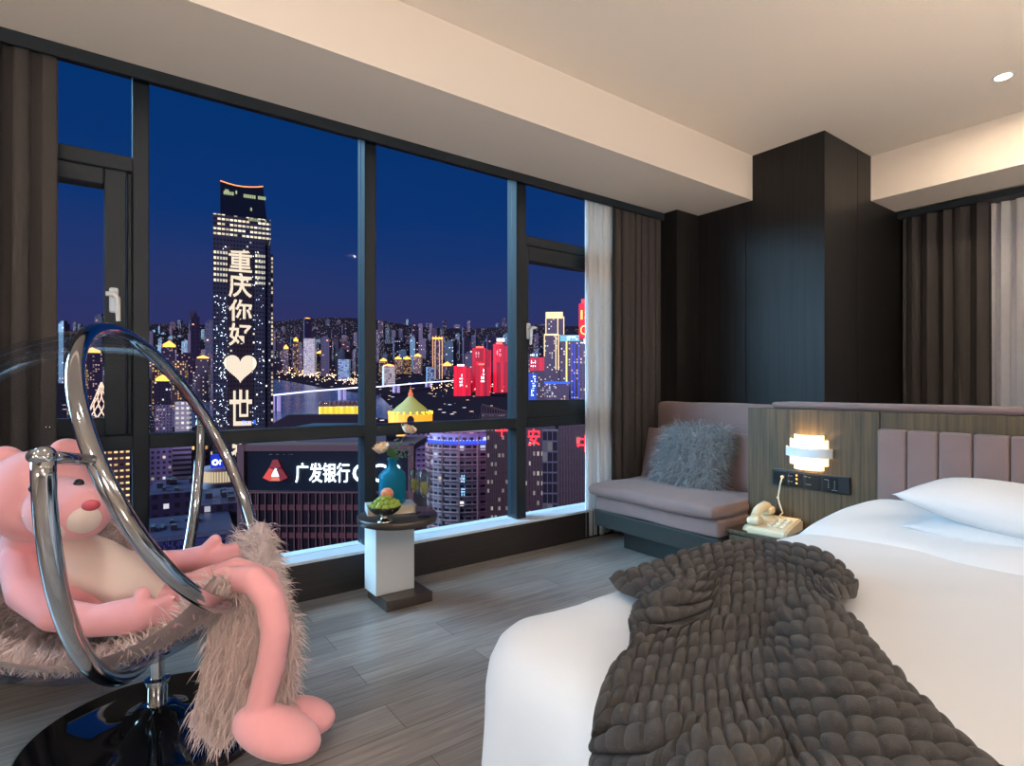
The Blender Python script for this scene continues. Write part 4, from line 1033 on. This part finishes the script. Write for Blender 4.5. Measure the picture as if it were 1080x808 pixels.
s = simple('apartment_block', 'pale striped tower standing behind the window mullion and chair rim', 158, 182, 466, 300, 'mauvetower', dep=24)
s = simple('apartment_block', 'white striped tower inside the chair rim below the transom', 182, 202, 468, 290, 'stripe', dep=24)
s = simple('office_building', 'orange lit office slab behind the rear chair frame', 201, 224, 462, 330, 'goldw', dep=24)
# round building with blue sign
s = B('round_building', 'round columned building with a blue glowing roof sign inside the chair rim', 214, 254, 230)
bm = bmesh.new(); R0 = s.w/2; lathe(bm, [(R0, 0), (R0, s.z(515)), (R0*1.04, s.z(514)), (R0*1.04, s.z(510)), (R0*.98, s.z(509)), (R0*.98, s.z(498)), (R0*1.02, s.z(497)), (R0*1.02, s.z(494)), (0, s.z(494))], 40, (0, R0, 0)); obj('drum', bm, mat('grey stone', (120, 112, 124), .8), s.root, 'auto')
bm = bmesh.new()
for k in range(22):
    a = PI+PI*k/21; box(bm, (R0*1.0*math.cos(a)-.35, R0+R0*1.0*math.sin(a)-.35, s.z(509)), (R0*math.cos(a)+.35, R0+R0*math.sin(a)+.35, s.z(498)))
obj('lit_columns', bm, emit_mat('floodlit columns', (255, 226, 180), .8), s.root)
s.box('sign_board', 222, 245, 480, 494, 2, emit_mat('blue sign board', (20, 60, 230), .8), yb=R0*.3)
bm = bmesh.new(); tube(bm, [(s.x(227)+.9*math.cos(t), R0*.3-.3, s.z(488)+.9*math.sin(t)) for t in np.linspace(0, 2*PI, 16, endpoint=False)], .3, 6, closed=True); obj('sign_ring', bm, M['whlamp'], s.root)
s.bars('sign_strokes', 231, 244, 485, 491, M['whlamp'], 6, 2, 8, R0*.3-.2)
# near rooftops
def rooftop(label, px0, px1, ytop, d, seed, dep=30):
    s = B('rooftop', label, px0, px1, d); s.box('facade', px0, px1, ytop, None, dep, WM['dark']); r = random.Random(seed)
    bm = bmesh.new()
    for k in range(7):
        x = r.uniform(px0+3, px1-8); w = r.uniform(3, 9); h = r.uniform(1.5, 5); y0 = r.uniform(2, dep-6); box(bm, (s.x(x), y0, s.z(ytop)), (s.x(x+w), y0+r.uniform(2, 5), s.z(ytop)+h*d/F*1.4))
    obj('roof_units', bm, M['croof'], s.root)
    bm = bmesh.new()
    for k in range(int((px1-px0)/3)): box(bm, (s.x(px0+k*3)-.05, .1, s.z(ytop)), (s.x(px0+k*3)+.05, .2, s.z(ytop)+1.1))
    box(bm, (s.x(px0), .08, s.z(ytop)+1.0), (s.x(px1), .22, s.z(ytop)+1.12)); obj('railing', bm, M['conc'], s.root)
    return s
rooftop('dark rooftop with ladder and units under the striped towers', 158, 212, 520, 190, 4)
rooftop('low rooftop with purple edge lights beside the bank building', 200, 258, 532, 170, 6)
s = rooftop('lowest dark rooftop seen over the fur throw', 150, 250, 568, 140, 9)
s.bars('edge_lights', 160, 245, 569, 586, emit_mat('dim violet lights', (90, 100, 200), .5), 40, 7, 3, -.3)
# lattice cone
s = B('lattice_tower', 'lit conical lattice tower left of the window mullion', 95, 121, 420)
bm = bmesh.new(); R0 = 9.5; zt, zb_ = s.z(402), s.z(442); ap = (s.x(107), R0, zt)
for k in range(10):
    a = 2*PI*k/10
    for sg in (1, -1):
        tube(bm, [(s.x(107)+R0*(1-t)*math.cos(a+sg*t*1.6), R0+R0*(1-t)*math.sin(a+sg*t*1.6), zb_+(zt-zb_)*t) for t in np.linspace(0, .97, 9)], .32, 5)
obj('lattice', bm, emit_mat('warm lattice light', (255, 206, 176), 1.5), s.root); s.box('podium', 93, 121, 441, None, 22, WM['goldw'])
# --- named mid-distance buildings
mids = [
 ('high_rise', 'gold capped dark tower highest in the gap left of the tall lit tower', 170, 186, 366, 1150, 'dim', 6),
 ('high_rise', 'broad brown tower with lit top left of the tall lit tower', 176, 196, 381, 820, 'goldw', 0),
 ('high_rise', 'grey tower with white lit top floor beside the tall lit tower', 186, 204, 372, 950, 'dim', 0),
 ('high_rise', 'mid grey tower close to the left edge of the tall lit tower', 206, 220, 378, 900, 'dark', 3),
 ('high_rise', 'slim tower with orange cap above the chair rim', 160, 170, 385, 760, 'goldw', 4),
 ('high_rise', 'dark pagoda roofed block outlined in yellow inside the chair rim', 162, 180, 402, 560, 'dark', 6),
 ('high_rise', 'pair of white lit slabs inside the chair rim above the transom', 184, 200, 424, 480, 'whitelit', 0),
 ('high_rise', 'mauve slab behind the chair rim above the transom', 164, 182, 428, 500, 'mauvetower', 0),
 ('high_rise', 'brown tower with orange crown behind the mullion and chair', 70, 90, 386, 700, 'goldw', 4),
 ('high_rise', 'dark tower beside the curtain behind the clear chair', 86, 108, 372, 900, 'dim', 5),
 ('high_rise', 'white floodlit slab tower across the river right of the tall lit tower', 320, 332, 357, 1500, 'whitelit', 0),
 ('high_rise', 'slim orange capped tower first to the right of the tall lit tower', 298.5, 304, 368, 1550, 'dim', 4),
 ('high_rise', 'slim orange capped twin tower next to the white floodlit slab', 309, 315, 360, 1520, 'goldw', 4),
 ('high_rise', 'dark block with orange roof line right of the white floodlit slab', 334, 343, 373, 1560, 'dim', 3),
 ('high_rise', 'light blue lit tower on the far river bank', 356.5, 368, 379, 1350, 'bluelit', 0),
 ('high_rise', 'dark tower with orange cap behind the light blue tower', 358, 366, 374, 1700, 'dim', 4),
 ('high_rise', 'low block with orange roof beside the centre mullion', 372, 379, 380, 1600, 'dim', 3),
 ('high_rise', 'white banded tower with gold roof by the bridge', 405, 417, 386, 1200, 'whitelit', 2),
 ('high_rise', 'orange crowned block beside the centre mullion above the bridge', 400, 409, 381, 1500, 'goldw', 3),
 ('high_rise', 'gold topped apartment tower left in a row of three over the bridge', 415.5, 424, 379, 1550, 'goldw', 3),
 ('high_rise', 'gold topped apartment tower middle in a row of three over the bridge', 426, 434, 379, 1560, 'goldw', 3),
 ('high_rise', 'gold topped apartment tower right in a row of three over the bridge', 436, 444, 376, 1570, 'goldw', 3),
 ('high_rise', 'blue lit glass block with white roof sign at the bridge end', 450.5, 459, 387, 1300, 'bluelit', 0),
 ('high_rise', 'gold crowned tower with a spire behind the red buildings', 488, 498, 376, 1500, 'goldw', 5),
 ('high_rise', 'gold roofed low block right of the tallest gold striped tower', 466, 476, 386, 1500, 'dim', 4),
 ('high_rise', 'flat mauve slab tower on the skyline above the bridge', 441, 449, 357, 2300, 'far', 0),
 ('high_rise', 'tall dark tower on the skyline left of the mullion', 398.5, 404, 338, 2900, 'far', 0),
 ('high_rise', 'skyline tower with orange lit top right of the tall lit tower', 321, 328, 336, 3000, 'far2', 1),
 ('high_rise', 'slim dark tower silhouette on the skyline beyond the casement handle', 200, 206, 328, 3000, 'far', 0),
]
for nm_, lb, a, c, t_, d, mk, cr in mids: simple(nm_, lb, a, c, t_, d, mk, crown=cr or None, rot=random.uniform(-.25, .25))
s = B('high_rise', 'tallest gold striped tower with open crown above the bridge', 456, 467, 1400); s.box('facade', 456, 467, 358, None, 22, WM['dim'])
bm = bmesh.new()
for px in (456.5, 459, 463.5, 466.3): box(bm, (s.x(px)-.7, -1, 0), (s.x(px)+.7, -.2, s.z(360)))
obj('light_strip', bm, emit_mat('amber strip', (255, 190, 120), 1.5), s.root)
bm = bmesh.new()
for px in (456.5, 459.5, 463, 466): box(bm, (s.x(px)-.8, 0, s.z(360)), (s.x(px)+.8, 20, s.z(355)))
box(bm, (s.x(456), 0, s.z(357)), (s.x(467), 20, s.z(356))); obj('crown', bm, M['goldlamp'], s.root)
# red buildings
for lb, a, c, t_, d, bp_ in (('low red lit building with white roof sign nearest the bridge', 478.5, 497, 386, 1000, (484.5, 488, 391, 408)), ('low red lit building with a tall white sign in front of the red tower', 501.5, 517, 385, 1000, (507, 511, 389, 408)),
        ('tall red lit tower rising behind the two low red buildings', 498, 518, 367, 1080, (501, 506, 371, 377)), ('red lit tower beside the window mullion with white emblem', 520, 536, 363, 1060, (523, 529, 368, 376))):
    s = B('red_building', lb, a, c, d); w = c-a
    s.box('facade', a, a+w*.72, t_, None, 16, WM['redlit']); s.box('side_wing', a+w*.75, c, t_+2, None, 14, WM['redlit'], yb=3)
    s.bars('sign', *bp_, M['whlamp'] if t_ > 380 else emit_mat('pale pink sign', (255, 190, 200), 1.8), 2, 5, int(a), -1)
    s.box('roof_light', a+w*.2, a+w*.6, t_-1.6, t_, 3, M['redcore'] if t_ != 386 else M['whlamp'])
s = B('roof_sign_building', 'dark block with white roof sign behind the red towers', 522, 537, 1250); s.box('facade', 522, 537, 361, None, 20, WM['dim']); s.box('sign', 524, 532, 357, 360, 2, M['whlamp'])
# golden dome
s = B('domed_hall', 'golden floodlit hall with a tent-like green dome and spire', 408, 458, 420)
R0 = s.w/2
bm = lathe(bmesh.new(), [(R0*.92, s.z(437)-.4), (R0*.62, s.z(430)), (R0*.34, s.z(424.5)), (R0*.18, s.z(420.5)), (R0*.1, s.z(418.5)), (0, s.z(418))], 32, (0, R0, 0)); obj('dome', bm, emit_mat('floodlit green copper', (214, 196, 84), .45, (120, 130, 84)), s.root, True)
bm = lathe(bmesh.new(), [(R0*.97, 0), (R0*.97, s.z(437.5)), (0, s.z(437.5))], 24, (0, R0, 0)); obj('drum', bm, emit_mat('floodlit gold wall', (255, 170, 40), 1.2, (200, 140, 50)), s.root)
bm = bmesh.new()
for k in range(20):
    a = 2*PI*k/20; box(bm, (R0*.97*math.cos(a)-.35, R0+R0*.97*math.sin(a)-.35, s.z(438)), (R0*.97*math.cos(a)+.35, R0+R0*.97*math.sin(a)+.35, s.z(434.5)))
    ball(bm, (R0*.86*math.cos(a), R0+R0*.86*math.sin(a), s.z(435.8)), .75, 2)
obj('parapet_light', bm, emit_mat('gold lamps', (255, 214, 60), 2.2), s.root)
bm = lathe(bmesh.new(), [(1.9, s.z(419)), (1.7, s.z(414.5)), (1.1, s.z(414)), (.9, s.z(411.5)), (.5, s.z(411.5)), (.25, s.z(409)), (0, s.z(406.5))], 12, (0, R0, 0)); obj('spire', bm, emit_mat('orange spire light', (255, 130, 70), .9), s.root)
bm = bmesh.new(); vs = [(-2.6, 0), (2.6, 0), (2.6, 3), (1.6, 4.6), (0, 5.4), (-1.6, 4.6), (-2.6, 3)]
f_ = [bm.verts.new((x, -.4, s.z(446)+z)) for x, z in vs]; bm.faces.new(f_); g_ = [bm.verts.new((x, .6, s.z(446)+z)) for x, z in vs]
for k in range(7): bm.faces.new((f_[k], g_[k], g_[(k+1) % 7], f_[(k+1) % 7]))
obj('portal', bm, M['croof'], s.root)
# bridge
br = thing('bridge', 'long white lit bridge crossing the river', 'bridge', at(400, 420, 950)); bO = br.location
path = [at(286, 418.3, 760), at(330, 413.5, 860), at(378, 409.6, 960), at(402, 408.6, 1010), at(440, 405, 1130), at(480, 402, 1300), at(505, 399.5, 1450)]
def ribbon(pts, w, h, dz=0):
    bm = bmesh.new(); V = []
    for p in pts:
        p = p-bO; V.append([bm.verts.new(p+FW*a+Vector((0, 0, b+dz))) for a, b in ((-w, 0), (w, 0), (w, h), (-w, h))])
    for A, C in zip(V, V[1:]):
        for k in range(4): bm.faces.new((A[k], A[(k+1) % 4], C[(k+1) % 4], C[k]))
    bm.faces.new(V[0]); bm.faces.new(V[-1][::-1]); return bm
obj('deck', ribbon(path, 9, 2.2), emit_mat('bridge deck light', (170, 160, 235), .5, (120, 115, 140)), br)
obj('edge_light', ribbon([p-FW*9.6 for p in path], .5, 2.0, .3), emit_mat('bridge white light', (215, 220, 255), 2.4), br)
for p in (at(291, 418, 770), at(361, 411, 930), at(418, 407.2, 1060), at(452, 404, 1180)):
    g = p.copy(); zb_ = gz(p.dot(FW)); bm = bmesh.new()
    for sx in (-4, 4): box(bm, p-bO+RT*sx-Vector((2, 2, p.z-zb_)), p-bO+RT*sx+Vector((2, 2, 0)))
    obj('pier', bm, emit_mat('lit pier', (190, 170, 235), .55, (150, 140, 165)), br)
# --- right casement view
s = B('gold_outline_tower', 'dark tower outlined with gold light and a bright gold crown', 573.5, 595, 800)
s.box('facade', 574, 589.5, 353, None, 22, WM['dark']); s.box('upper_block', 575.5, 594, 335, 353, 20, WM['dark'], yb=1); s.box('crown', 575.5, 593.6, 329, 336, 20, emit_mat('gold crown panel', (255, 222, 160), 1.6), yb=.5)
bm = bmesh.new()
for px, y0, y1 in ((575.8, 336, 353), (588.3, 330, 353), (594.6, 334, 353), (574.2, 353, 376), (586.3, 353, 390), (589, 353, 390)): box(bm, (s.x(px)-.55, -.8, s.z(y1)), (s.x(px)+.55, .2, s.z(y0)))
box(bm, (s.x(574), -.8, s.z(353.8)), (s.x(589), .2, s.z(352.2))); obj('outline_light', bm, emit_mat('gold outline', (255, 214, 160), 2), s.root)
s = B('blue_crown_tower', 'blue lined tower with pale blue crown between gold and red towers', 591, 611, 700)
s.box('facade', 591, 611, 359, None, 24, WM['dark']); s.box('crown', 590.5, 611.5, 353.5, 360, 25, emit_mat('pale blue crown', (130, 200, 225), 1.1), yb=-.6)
s.bars('crown_strokes', 596, 609, 354.5, 359, M['whlamp'], 8, 2, 6, -1.2)
bm = bmesh.new(); box(bm, (s.x(597.5)-.9, -.9, 0), (s.x(597.5)+.9, 0, s.z(360))); obj('gold_strip', bm, emit_mat('gold strip', (255, 200, 110), 2), s.root)
bm = bmesh.new()
for px in (603, 606, 610): box(bm, (s.x(px)-.35, -.8, 0), (s.x(px)+.35, 0, s.z(362)))
obj('blue_strip', bm, emit_mat('blue strip', (50, 90, 255), 1.6), s.root)
s = B('red_sign_tower', 'tower with huge red lit crown and yellow letters beside the sheer curtain', 610.5, 640, 560)
s.box('facade', 611, 640, 357, None, 22, WM['dim']); s.box('red_crown', 610.5, 640, 320, 356, 22, emit_mat('red crown panel', (255, 20, 40), 1.2), yb=-.5); s.box('red_top', 613, 640, 315, 320, 18, emit_mat('red lit top', (255, 70, 70), 1.4), yb=1)
M['yneon'] = emit_mat('yellow neon', (255, 200, 90), 2.5)
s.text('lettering', 'IS', 612.5, 624, 327, 337, M['yneon'], -.9); s.text('lettering', 'CB', 612, 626, 343, 353, M['yneon'], -.9)
s.bars('white_sign', 612, 638, 357.5, 362.5, M['whlamp'], 9, 3, 6, -.9)
s = B('red_building', 'small red lit block with white roof letters beside the casement handle', 559, 575, 900); s.box('facade', 559, 575, 377, 391, 18, WM['redlit']); s.box('podium', 557, 576, 391, None, 20, WM['dark']); s.bars('sign', 559.5, 565.5, 380, 387, M['whlamp'], 3, 4, 3, -.8); s.bars('roof_sign', 559, 567, 373, 376, M['whlamp'], 5, 1, 9, -.5)
s = B('blue_sign_building', 'blue lit block with a white vertical sign beside the casement frame', 559, 566, 640); s.box('facade', 556, 566, 394, None, 12, emit_mat('blue floodlit wall', (24, 80, 200), .5, (30, 60, 130))); s.bars('sign', 560, 565, 396, 418, M['whlamp'], 3, 9, 2, -.8)
s = B('blue_roof_building', 'low block with blue roof edge and white sign in the casement view', 575, 600, 640); s.box('facade', 575, 600, 405, None, 16, WM['dim']); s.box('roof_edge', 574, 601, 402.5, 405, 17, emit_mat('blue roof edge', (40, 90, 255), 1.5), yb=-.5); s.bars('sign', 576, 586, 404.5, 419, emit_mat('white sign face', (200, 220, 235), 1.2), 4, 7, 13, -1.0); s.bars('roof_sign', 578, 584, 400.5, 402.3, M['bluelamp'], 4, 1, 2, -.6)
# --- near towers seen below the transom
s = B('apartment_tower', 'pale purple apartment tower with balcony stripes behind the flutes', 428, 456, 330); s.box('facade', 428, 456, 450, None, 26, WM['purple'])
bm = bmesh.new(); z = 2
while z < s.z(451): box(bm, (s.x(428)-.2, -.9, z), (s.x(456)+.2, 0, z+.9)); z += 3.1
obj('balcony_slabs', bm, mat('lilac painted slabs', (170, 142, 176), .8), s.root)
s = B('curved_tower', 'curved purple tower with blue lit top band and balcony bands', 452, 524, 230)
R0 = s.w*.62; cyl = (s.x(492), R0*.95, 0)
def arc(R, z0, z1, a0=-205, a1=-38, n=40, uv=True):
    bm = bmesh.new(); uvl = bm.loops.layers.uv.new('UVMap'); A = []
    for k in range(n+1):
        a = math.radians(a0+(a1-a0)*k/n); A.append((cyl[0]+R*math.cos(a), cyl[1]+R*.82*math.sin(a)))
    for k in range(n):
        u0, u1 = R*math.radians(abs(a1-a0))*k/n, R*math.radians(abs(a1-a0))*(k+1)/n
        f = bm.faces.new([bm.verts.new((*A[k], z0)), bm.verts.new((*A[k+1], z0)), bm.verts.new((*A[k+1], z1)), bm.verts.new((*A[k], z1))])
        for lp, w in zip(f.loops, ((u0, 0), (u1, 0), (u1, z1-z0), (u0, z1-z0))): lp[uvl].uv = w
    top_ = [bm.verts.new((*p, z1)) for p in A]; bot_ = [bm.verts.new((*p, z0)) for p in A]; bm.faces.new(top_); bm.faces.new(bot_[::-1]); return bm
wm('curved', (62, 50, 66), 3.1, 3.3, .75, .6, .12, warm, cool, 1.4, frame=(150, 116, 128))
obj('facade', arc(R0, 0, s.z(468)), WM['curved'], s.root)
M['lilac'] = mat('lilac render', (180, 134, 136), .8)
bm_all = None
z = 1.0
bands = bmesh.new()
while z < s.z(472):
    t_ = arc(R0+.55, z, z+.55); me_ = bpy.data.meshes.new('x'); t_.to_mesh(me_); t_.free(); bands.from_mesh(me_); bpy.data.meshes.remove(me_); z += 3.3
obj('balcony_bands', bands, M['lilac'], s.root)
bm = bmesh.new()
for a in (-175, -150, -125, -100, -75, -52):
    a = math.radians(a); x, y_ = cyl[0]+(R0+.3)*math.cos(a), cyl[1]+(R0+.3)*.82*math.sin(a); box(bm, (x-.35, y_-.35, 0), (x+.35, y_+.35, s.z(460)))
obj('pilasters', bm, M['lilac'], s.root)
obj('top_storey', arc(R0*.93, s.z(468), s.z(456)), WM['purple'], s.root)
obj('blue_light_band', arc(R0+.7, s.z(469), s.z(466.5)), emit_mat('blue band light', (40, 70, 255), 1.8), s.root)
obj('top_slab', arc(R0*.98, s.z(457), s.z(455.4)), M['lilac'], s.root)
bm = bmesh.new()
for k in range(40):
    a = math.radians(-205+167*k/39); ball(bm, (cyl[0]+(R0+1)*math.cos(a), cyl[1]+(R0+1)*.82*math.sin(a), s.z(465)), .22, 1)
obj('blue_lamps', bm, emit_mat('bright blue lamps', (110, 140, 255), 5), s.root)
s.bars('vertical_sign', 486, 490.5, 500, 522, emit_mat('blue white sign', (140, 200, 255), 3), 2, 8, 21, -2.0)
s = B('office_tower', 'dark fluted office tower with red neon sign left of the last mullion', 510, 546, 190)
wm('fluted', (24, 16, 17), 1.25, 3.0, .45, .42, .34, (235, 225, 205), (200, 190, 190), .75, frame=(38, 27, 28)); s.box('facade', 513, 556, 447, None, 20, WM['fluted'])
bm = bmesh.new()
for k in range(22):
    x = s.x(513)+k*.62; box(bm, (x-.09, -.5, 0), (x+.09, .05, s.z(447)))
obj('fins', bm, M['conc'], s.root); s.text('lettering', '平', 522.5, 536, 447, 460, M['redlamp'], -.8)
bm = bmesh.new(); box(bm, (s.x(512), -.8, s.z(447.5)), (s.x(556), 21, s.z(446))); obj('roof_edge', bm, M['conc'], s.root)
s = B('office_tower', 'office tower with red neon sign right of the last mullion', 550, 592, 170)
s.box('facade', 548, 586, 452, None, 20, WM['fluted']); s.text('lettering', '安', 557, 569.5, 452, 469.5, M['redlamp'], -.7)
wm('glassbox', (70, 72, 84), 1.5, 3.1, .86, .85, .12, (160, 165, 180), (200, 190, 180), .3, frame=(96, 88, 96), rough=.2); s.box('glass_bay', 572, 588, 453, None, 4, WM['glassbox'], yb=-4)
bm = bmesh.new()
for px in (548, 551, 554, 557, 560, 563, 566, 569): box(bm, (s.x(px)-.1, -.5, 0), (s.x(px)+.1, 0, s.z(470)))
obj('fins', bm, M['conc'], s.root)
s = B('dark_tower', 'near black tower with red neon character beside the sheer curtain', 588, 660, 150)
wm('darkred', (30, 22, 25), 1.5, 3.0, .7, .6, .06, (255, 226, 190), (120, 110, 120), .9, frame=(32, 22, 24)); s.box('facade', 589, 660, 449, None, 30, WM['darkred']); s.text('lettering', '中', 609, 626, 459, 476, M['redlamp'], -.7)
bm = bmesh.new()
for k in range(24):
    px = 589+k*3; box(bm, (s.x(px)-.07, -.4, 0), (s.x(px)+.07, 0, s.z(449)))
obj('fins', bm, M['conc'], s.root)
s = B('brown_rooftop', 'brown steel rooftop frame at the foot of the third window', 507, 545, 300, z0=-70)
bm = bmesh.new(); 
for k in range(14):
    px = 508+k*2.7; yt = 427+k*.75; box(bm, (s.x(px)-.16, -.3, 0), (s.x(px)+.16, .3, s.z(yt)))
for yy in (0, 6): tube(bm, [(s.x(508), yy, s.z(427)), (s.x(545), yy, s.z(437.5))], .4, 4)
obj('steel_frame', bm, M['conc'], s.root); s.box('block', 508, 545, 438, None, 20, WM['fluted'], yb=1)

# --- distant city: the repeated far blocks
protos = []
for k, (mk) in enumerate(('far', 'far2', 'far', 'dark', 'dim', 'far2')):
    h = (70, 95, 55, 80, 60, 110)[k]; w = (24, 20, 34, 22, 30, 18)[k]
    bm = ub([((-w/2, -w/3, -20), (w/2, w/3, h)), ((-w/4, -w/5, h), (w/4, w/5, h+5)), ((-w*.42, -w*.25, h), (-w*.3, w*.1, h+3))])
    o = obj('distant_block', bm, WM[mk]); protos.append(o)
r_ = random.Random(21); k = 0; spots = []
for py0, d0, d1, n in ((0, 3700, 5000, 70), (0, 2500, 3700, 75), (0, 1700, 2500, 60), (0, 1150, 1700, 40)):
    for i in range(n): spots.append((66+(640-66)*(i+r_.random())/n, r_.uniform(d0, d1)))
for px, d in spots:
    p = at(px, CY, d); y_g = CY-(gz(d)-H)*F/d
    if 244 < px < 400 and y_g > 398: continue
    if 400 < px < 480 and y_g > 402: continue
    o = protos[k] if k < 6 else protos[r_.randrange(6)].copy()
    if k >= 6: COL.objects.link(o)
    p.z = gz(d)-4; o.location = p; o.rotation_euler = (0, 0, -YAW+r_.uniform(-.6, .6)); s_ = r_.uniform(.8, 1.25)*(1.0 if d < 2500 else 1.1); o.scale = (s_, s_, s_*r_.uniform(.7, 1.25)*(1 if d < 2500 else .62)); k += 1
    tag(o, 'small dark distant block with scattered lit windows on the far hillside', 'building', 'distant city blocks')
# riverside lamps and streets
bm = bmesh.new(); r_ = random.Random(4)
for i in range(420):
    t = r_.random()
    if i < 230: px = 288+t*95; py = 390+t*15+r_.gauss(0, 3.2)
    elif i < 330: px = 455+t*85; py = 411+r_.gauss(0, 2.5)
    else: px = 160+t*70; py = 400+r_.uniform(-20, 40)
    g = ground_at(px, py); s_ = .0011*g.dot(FW)*r_.uniform(.4, 1); ball(bm, g+Vector((0, 0, 6)), s_, 1)
o = obj('street_lamps', bm, emit_mat('street lamp light', (255, 206, 160), 4)); tag(o, 'scattered street lamp lights along the far river bank', 'lights', None, 'stuff')

# ---------------------------------------------------------------- light and camera
def area(name, loc_, size, power, col, rot=(0, 0, 0), shape='DISK', spread=PI):
    l = bpy.data.lights.new(name, 'AREA'); l.shape = shape; l.size = size; l.energy = power; l.color = col; l.spread = spread
    o = bpy.data.objects.new(name, l); COL.objects.link(o); o.location = loc_; o.rotation_euler = rot; return o
def sun(name, dirv, e, col, ang):
    l = bpy.data.lights.new(name, 'SUN'); l.energy = e; l.color = col; l.angle = ang
    o = bpy.data.objects.new(name, l); COL.objects.link(o); o.rotation_euler = Vector(dirv).to_track_quat('-Z', 'Y').to_euler(); return o
WARM = (1, .80, .60)
pdl = on_z(1058, 81, ZC)
area('downlight_and_fill', (pdl.x, pdl.y, ZC-.01), .08, 15, WARM)
for x, y_ in ((2.6, -.9), (.2, .9), (1.2, -1.4), (-1.2, .6), (-1.2, -1.2)): area('downlight_and_fill', (x, y_, ZC-.01), .12, 13, (1, .93, .86))  # unseen fills added at ceiling level, no fixtures, lighting bed and room
# added fill lights out of view, aimed up to brighten the ceiling
area('ceiling_fill', (-.5, -1.5, .9), .35, 165, (1, .88, .76), (PI, 0, 0))
area('ceiling_fill', (2.6, -1.7, .85), .35, 145, (1, .88, .76), (PI, 0, 0))
def point(name, loc_, e, col, r):
    l = bpy.data.lights.new(name, 'POINT'); l.energy = e; l.color = col; l.shadow_soft_size = r
    o = bpy.data.objects.new(name, l); COL.objects.link(o); o.location = loc_; return o
point('low_fill', (-1.5, .2, .75), 30, (1, .9, .8), .16)  # this pair is added low fill outside the view, lifting beam underside and floor
point('low_fill', (.5, -1.6, .75), 24, (1, .9, .8), .16)
l = bpy.data.lights.new('sconce_lamp', 'POINT'); l.energy = 9; l.color = (1, .62, .26); l.shadow_soft_size = .02
o = bpy.data.objects.new('sconce_lamp', l); COL.objects.link(o); o.location = sc.location+Vector((-.035, 0, 0))
point('toy_fill', (-.35, -.75, 1.5), 26, (1, .93, .86), .14)  # added fill beside the camera to brighten the plush toy
sun('twilight_sky_glow', (.72, -.50, -.48), 12, (.38, .72, 1), math.radians(50))
sun('city_glow', FW*1.0+RT*.25+Vector((0, 0, -.25)), 2.2, (.74, .56, .95), math.radians(20))
w = bpy.data.worlds.new('World'); SC.world = w; w.use_nodes = True; nt = w.node_tree; bg = nt.nodes['Background']
tc = nt.nodes.new('ShaderNodeTexCoord'); sp_ = nt.nodes.new('ShaderNodeSeparateXYZ'); nt.links.new(tc.outputs['Generated'], sp_.inputs[0])
rp = nt.nodes.new('ShaderNodeValToRGB'); e = rp.color_ramp.elements
e[0].position = .0; e[0].color = (*lin((52, 46, 88)), 1); e[1].position = .62; e[1].color = (*lin((2, 46, 100)), 1)
for p_, c_ in ((.08, (50, 50, 98)), (.16, (40, 54, 106)), (.27, (14, 52, 112)), (.42, (4, 50, 108))): q_ = e.new(p_); q_.color = (*lin(c_), 1)
nz_ = nt.nodes.new('ShaderNodeTexNoise'); nz_.inputs['Scale'].default_value = 3; nz_.inputs['Detail'].default_value = 5
mp = nt.nodes.new('ShaderNodeMapping'); mp.inputs['Scale'].default_value = (1, 1, 5); nt.links.new(tc.outputs['Generated'], mp.inputs[0]); nt.links.new(mp.outputs[0], nz_.inputs['Vector'])
hh = N(nt, 'ADD', sp_.outputs[2], N(nt, 'MULTIPLY', N(nt, 'SUBTRACT', nz_.outputs['Fac'], .5), .10))
nt.links.new(hh, rp.inputs[0]); nt.links.new(rp.outputs[0], bg.inputs[0]); bg.inputs[1].default_value = 1
cam = bpy.data.cameras.new('Camera'); co = bpy.data.objects.new('Camera', cam); COL.objects.link(co); SC.camera = co
co.location = (0, 0, H); co.rotation_euler = (PI/2, 0, -YAW); cam.sensor_width = 36; cam.lens = F/1080*36; cam.shift_y = (CY-404)/1080; cam.clip_end = 12000; cam.clip_start = .05
vs = SC.view_settings; vs.view_transform = 'Standard'; vs.look = 'None'; vs.exposure = 0; vs.gamma = 1; vs.use_curve_mapping = False
SC.cycles.max_bounces = 10; SC.cycles.transparent_max_bounces = 24; SC.cycles.sample_clamp_indirect = 6; SC.cycles.caustics_refractive = False; SC.cycles.caustics_reflective = False
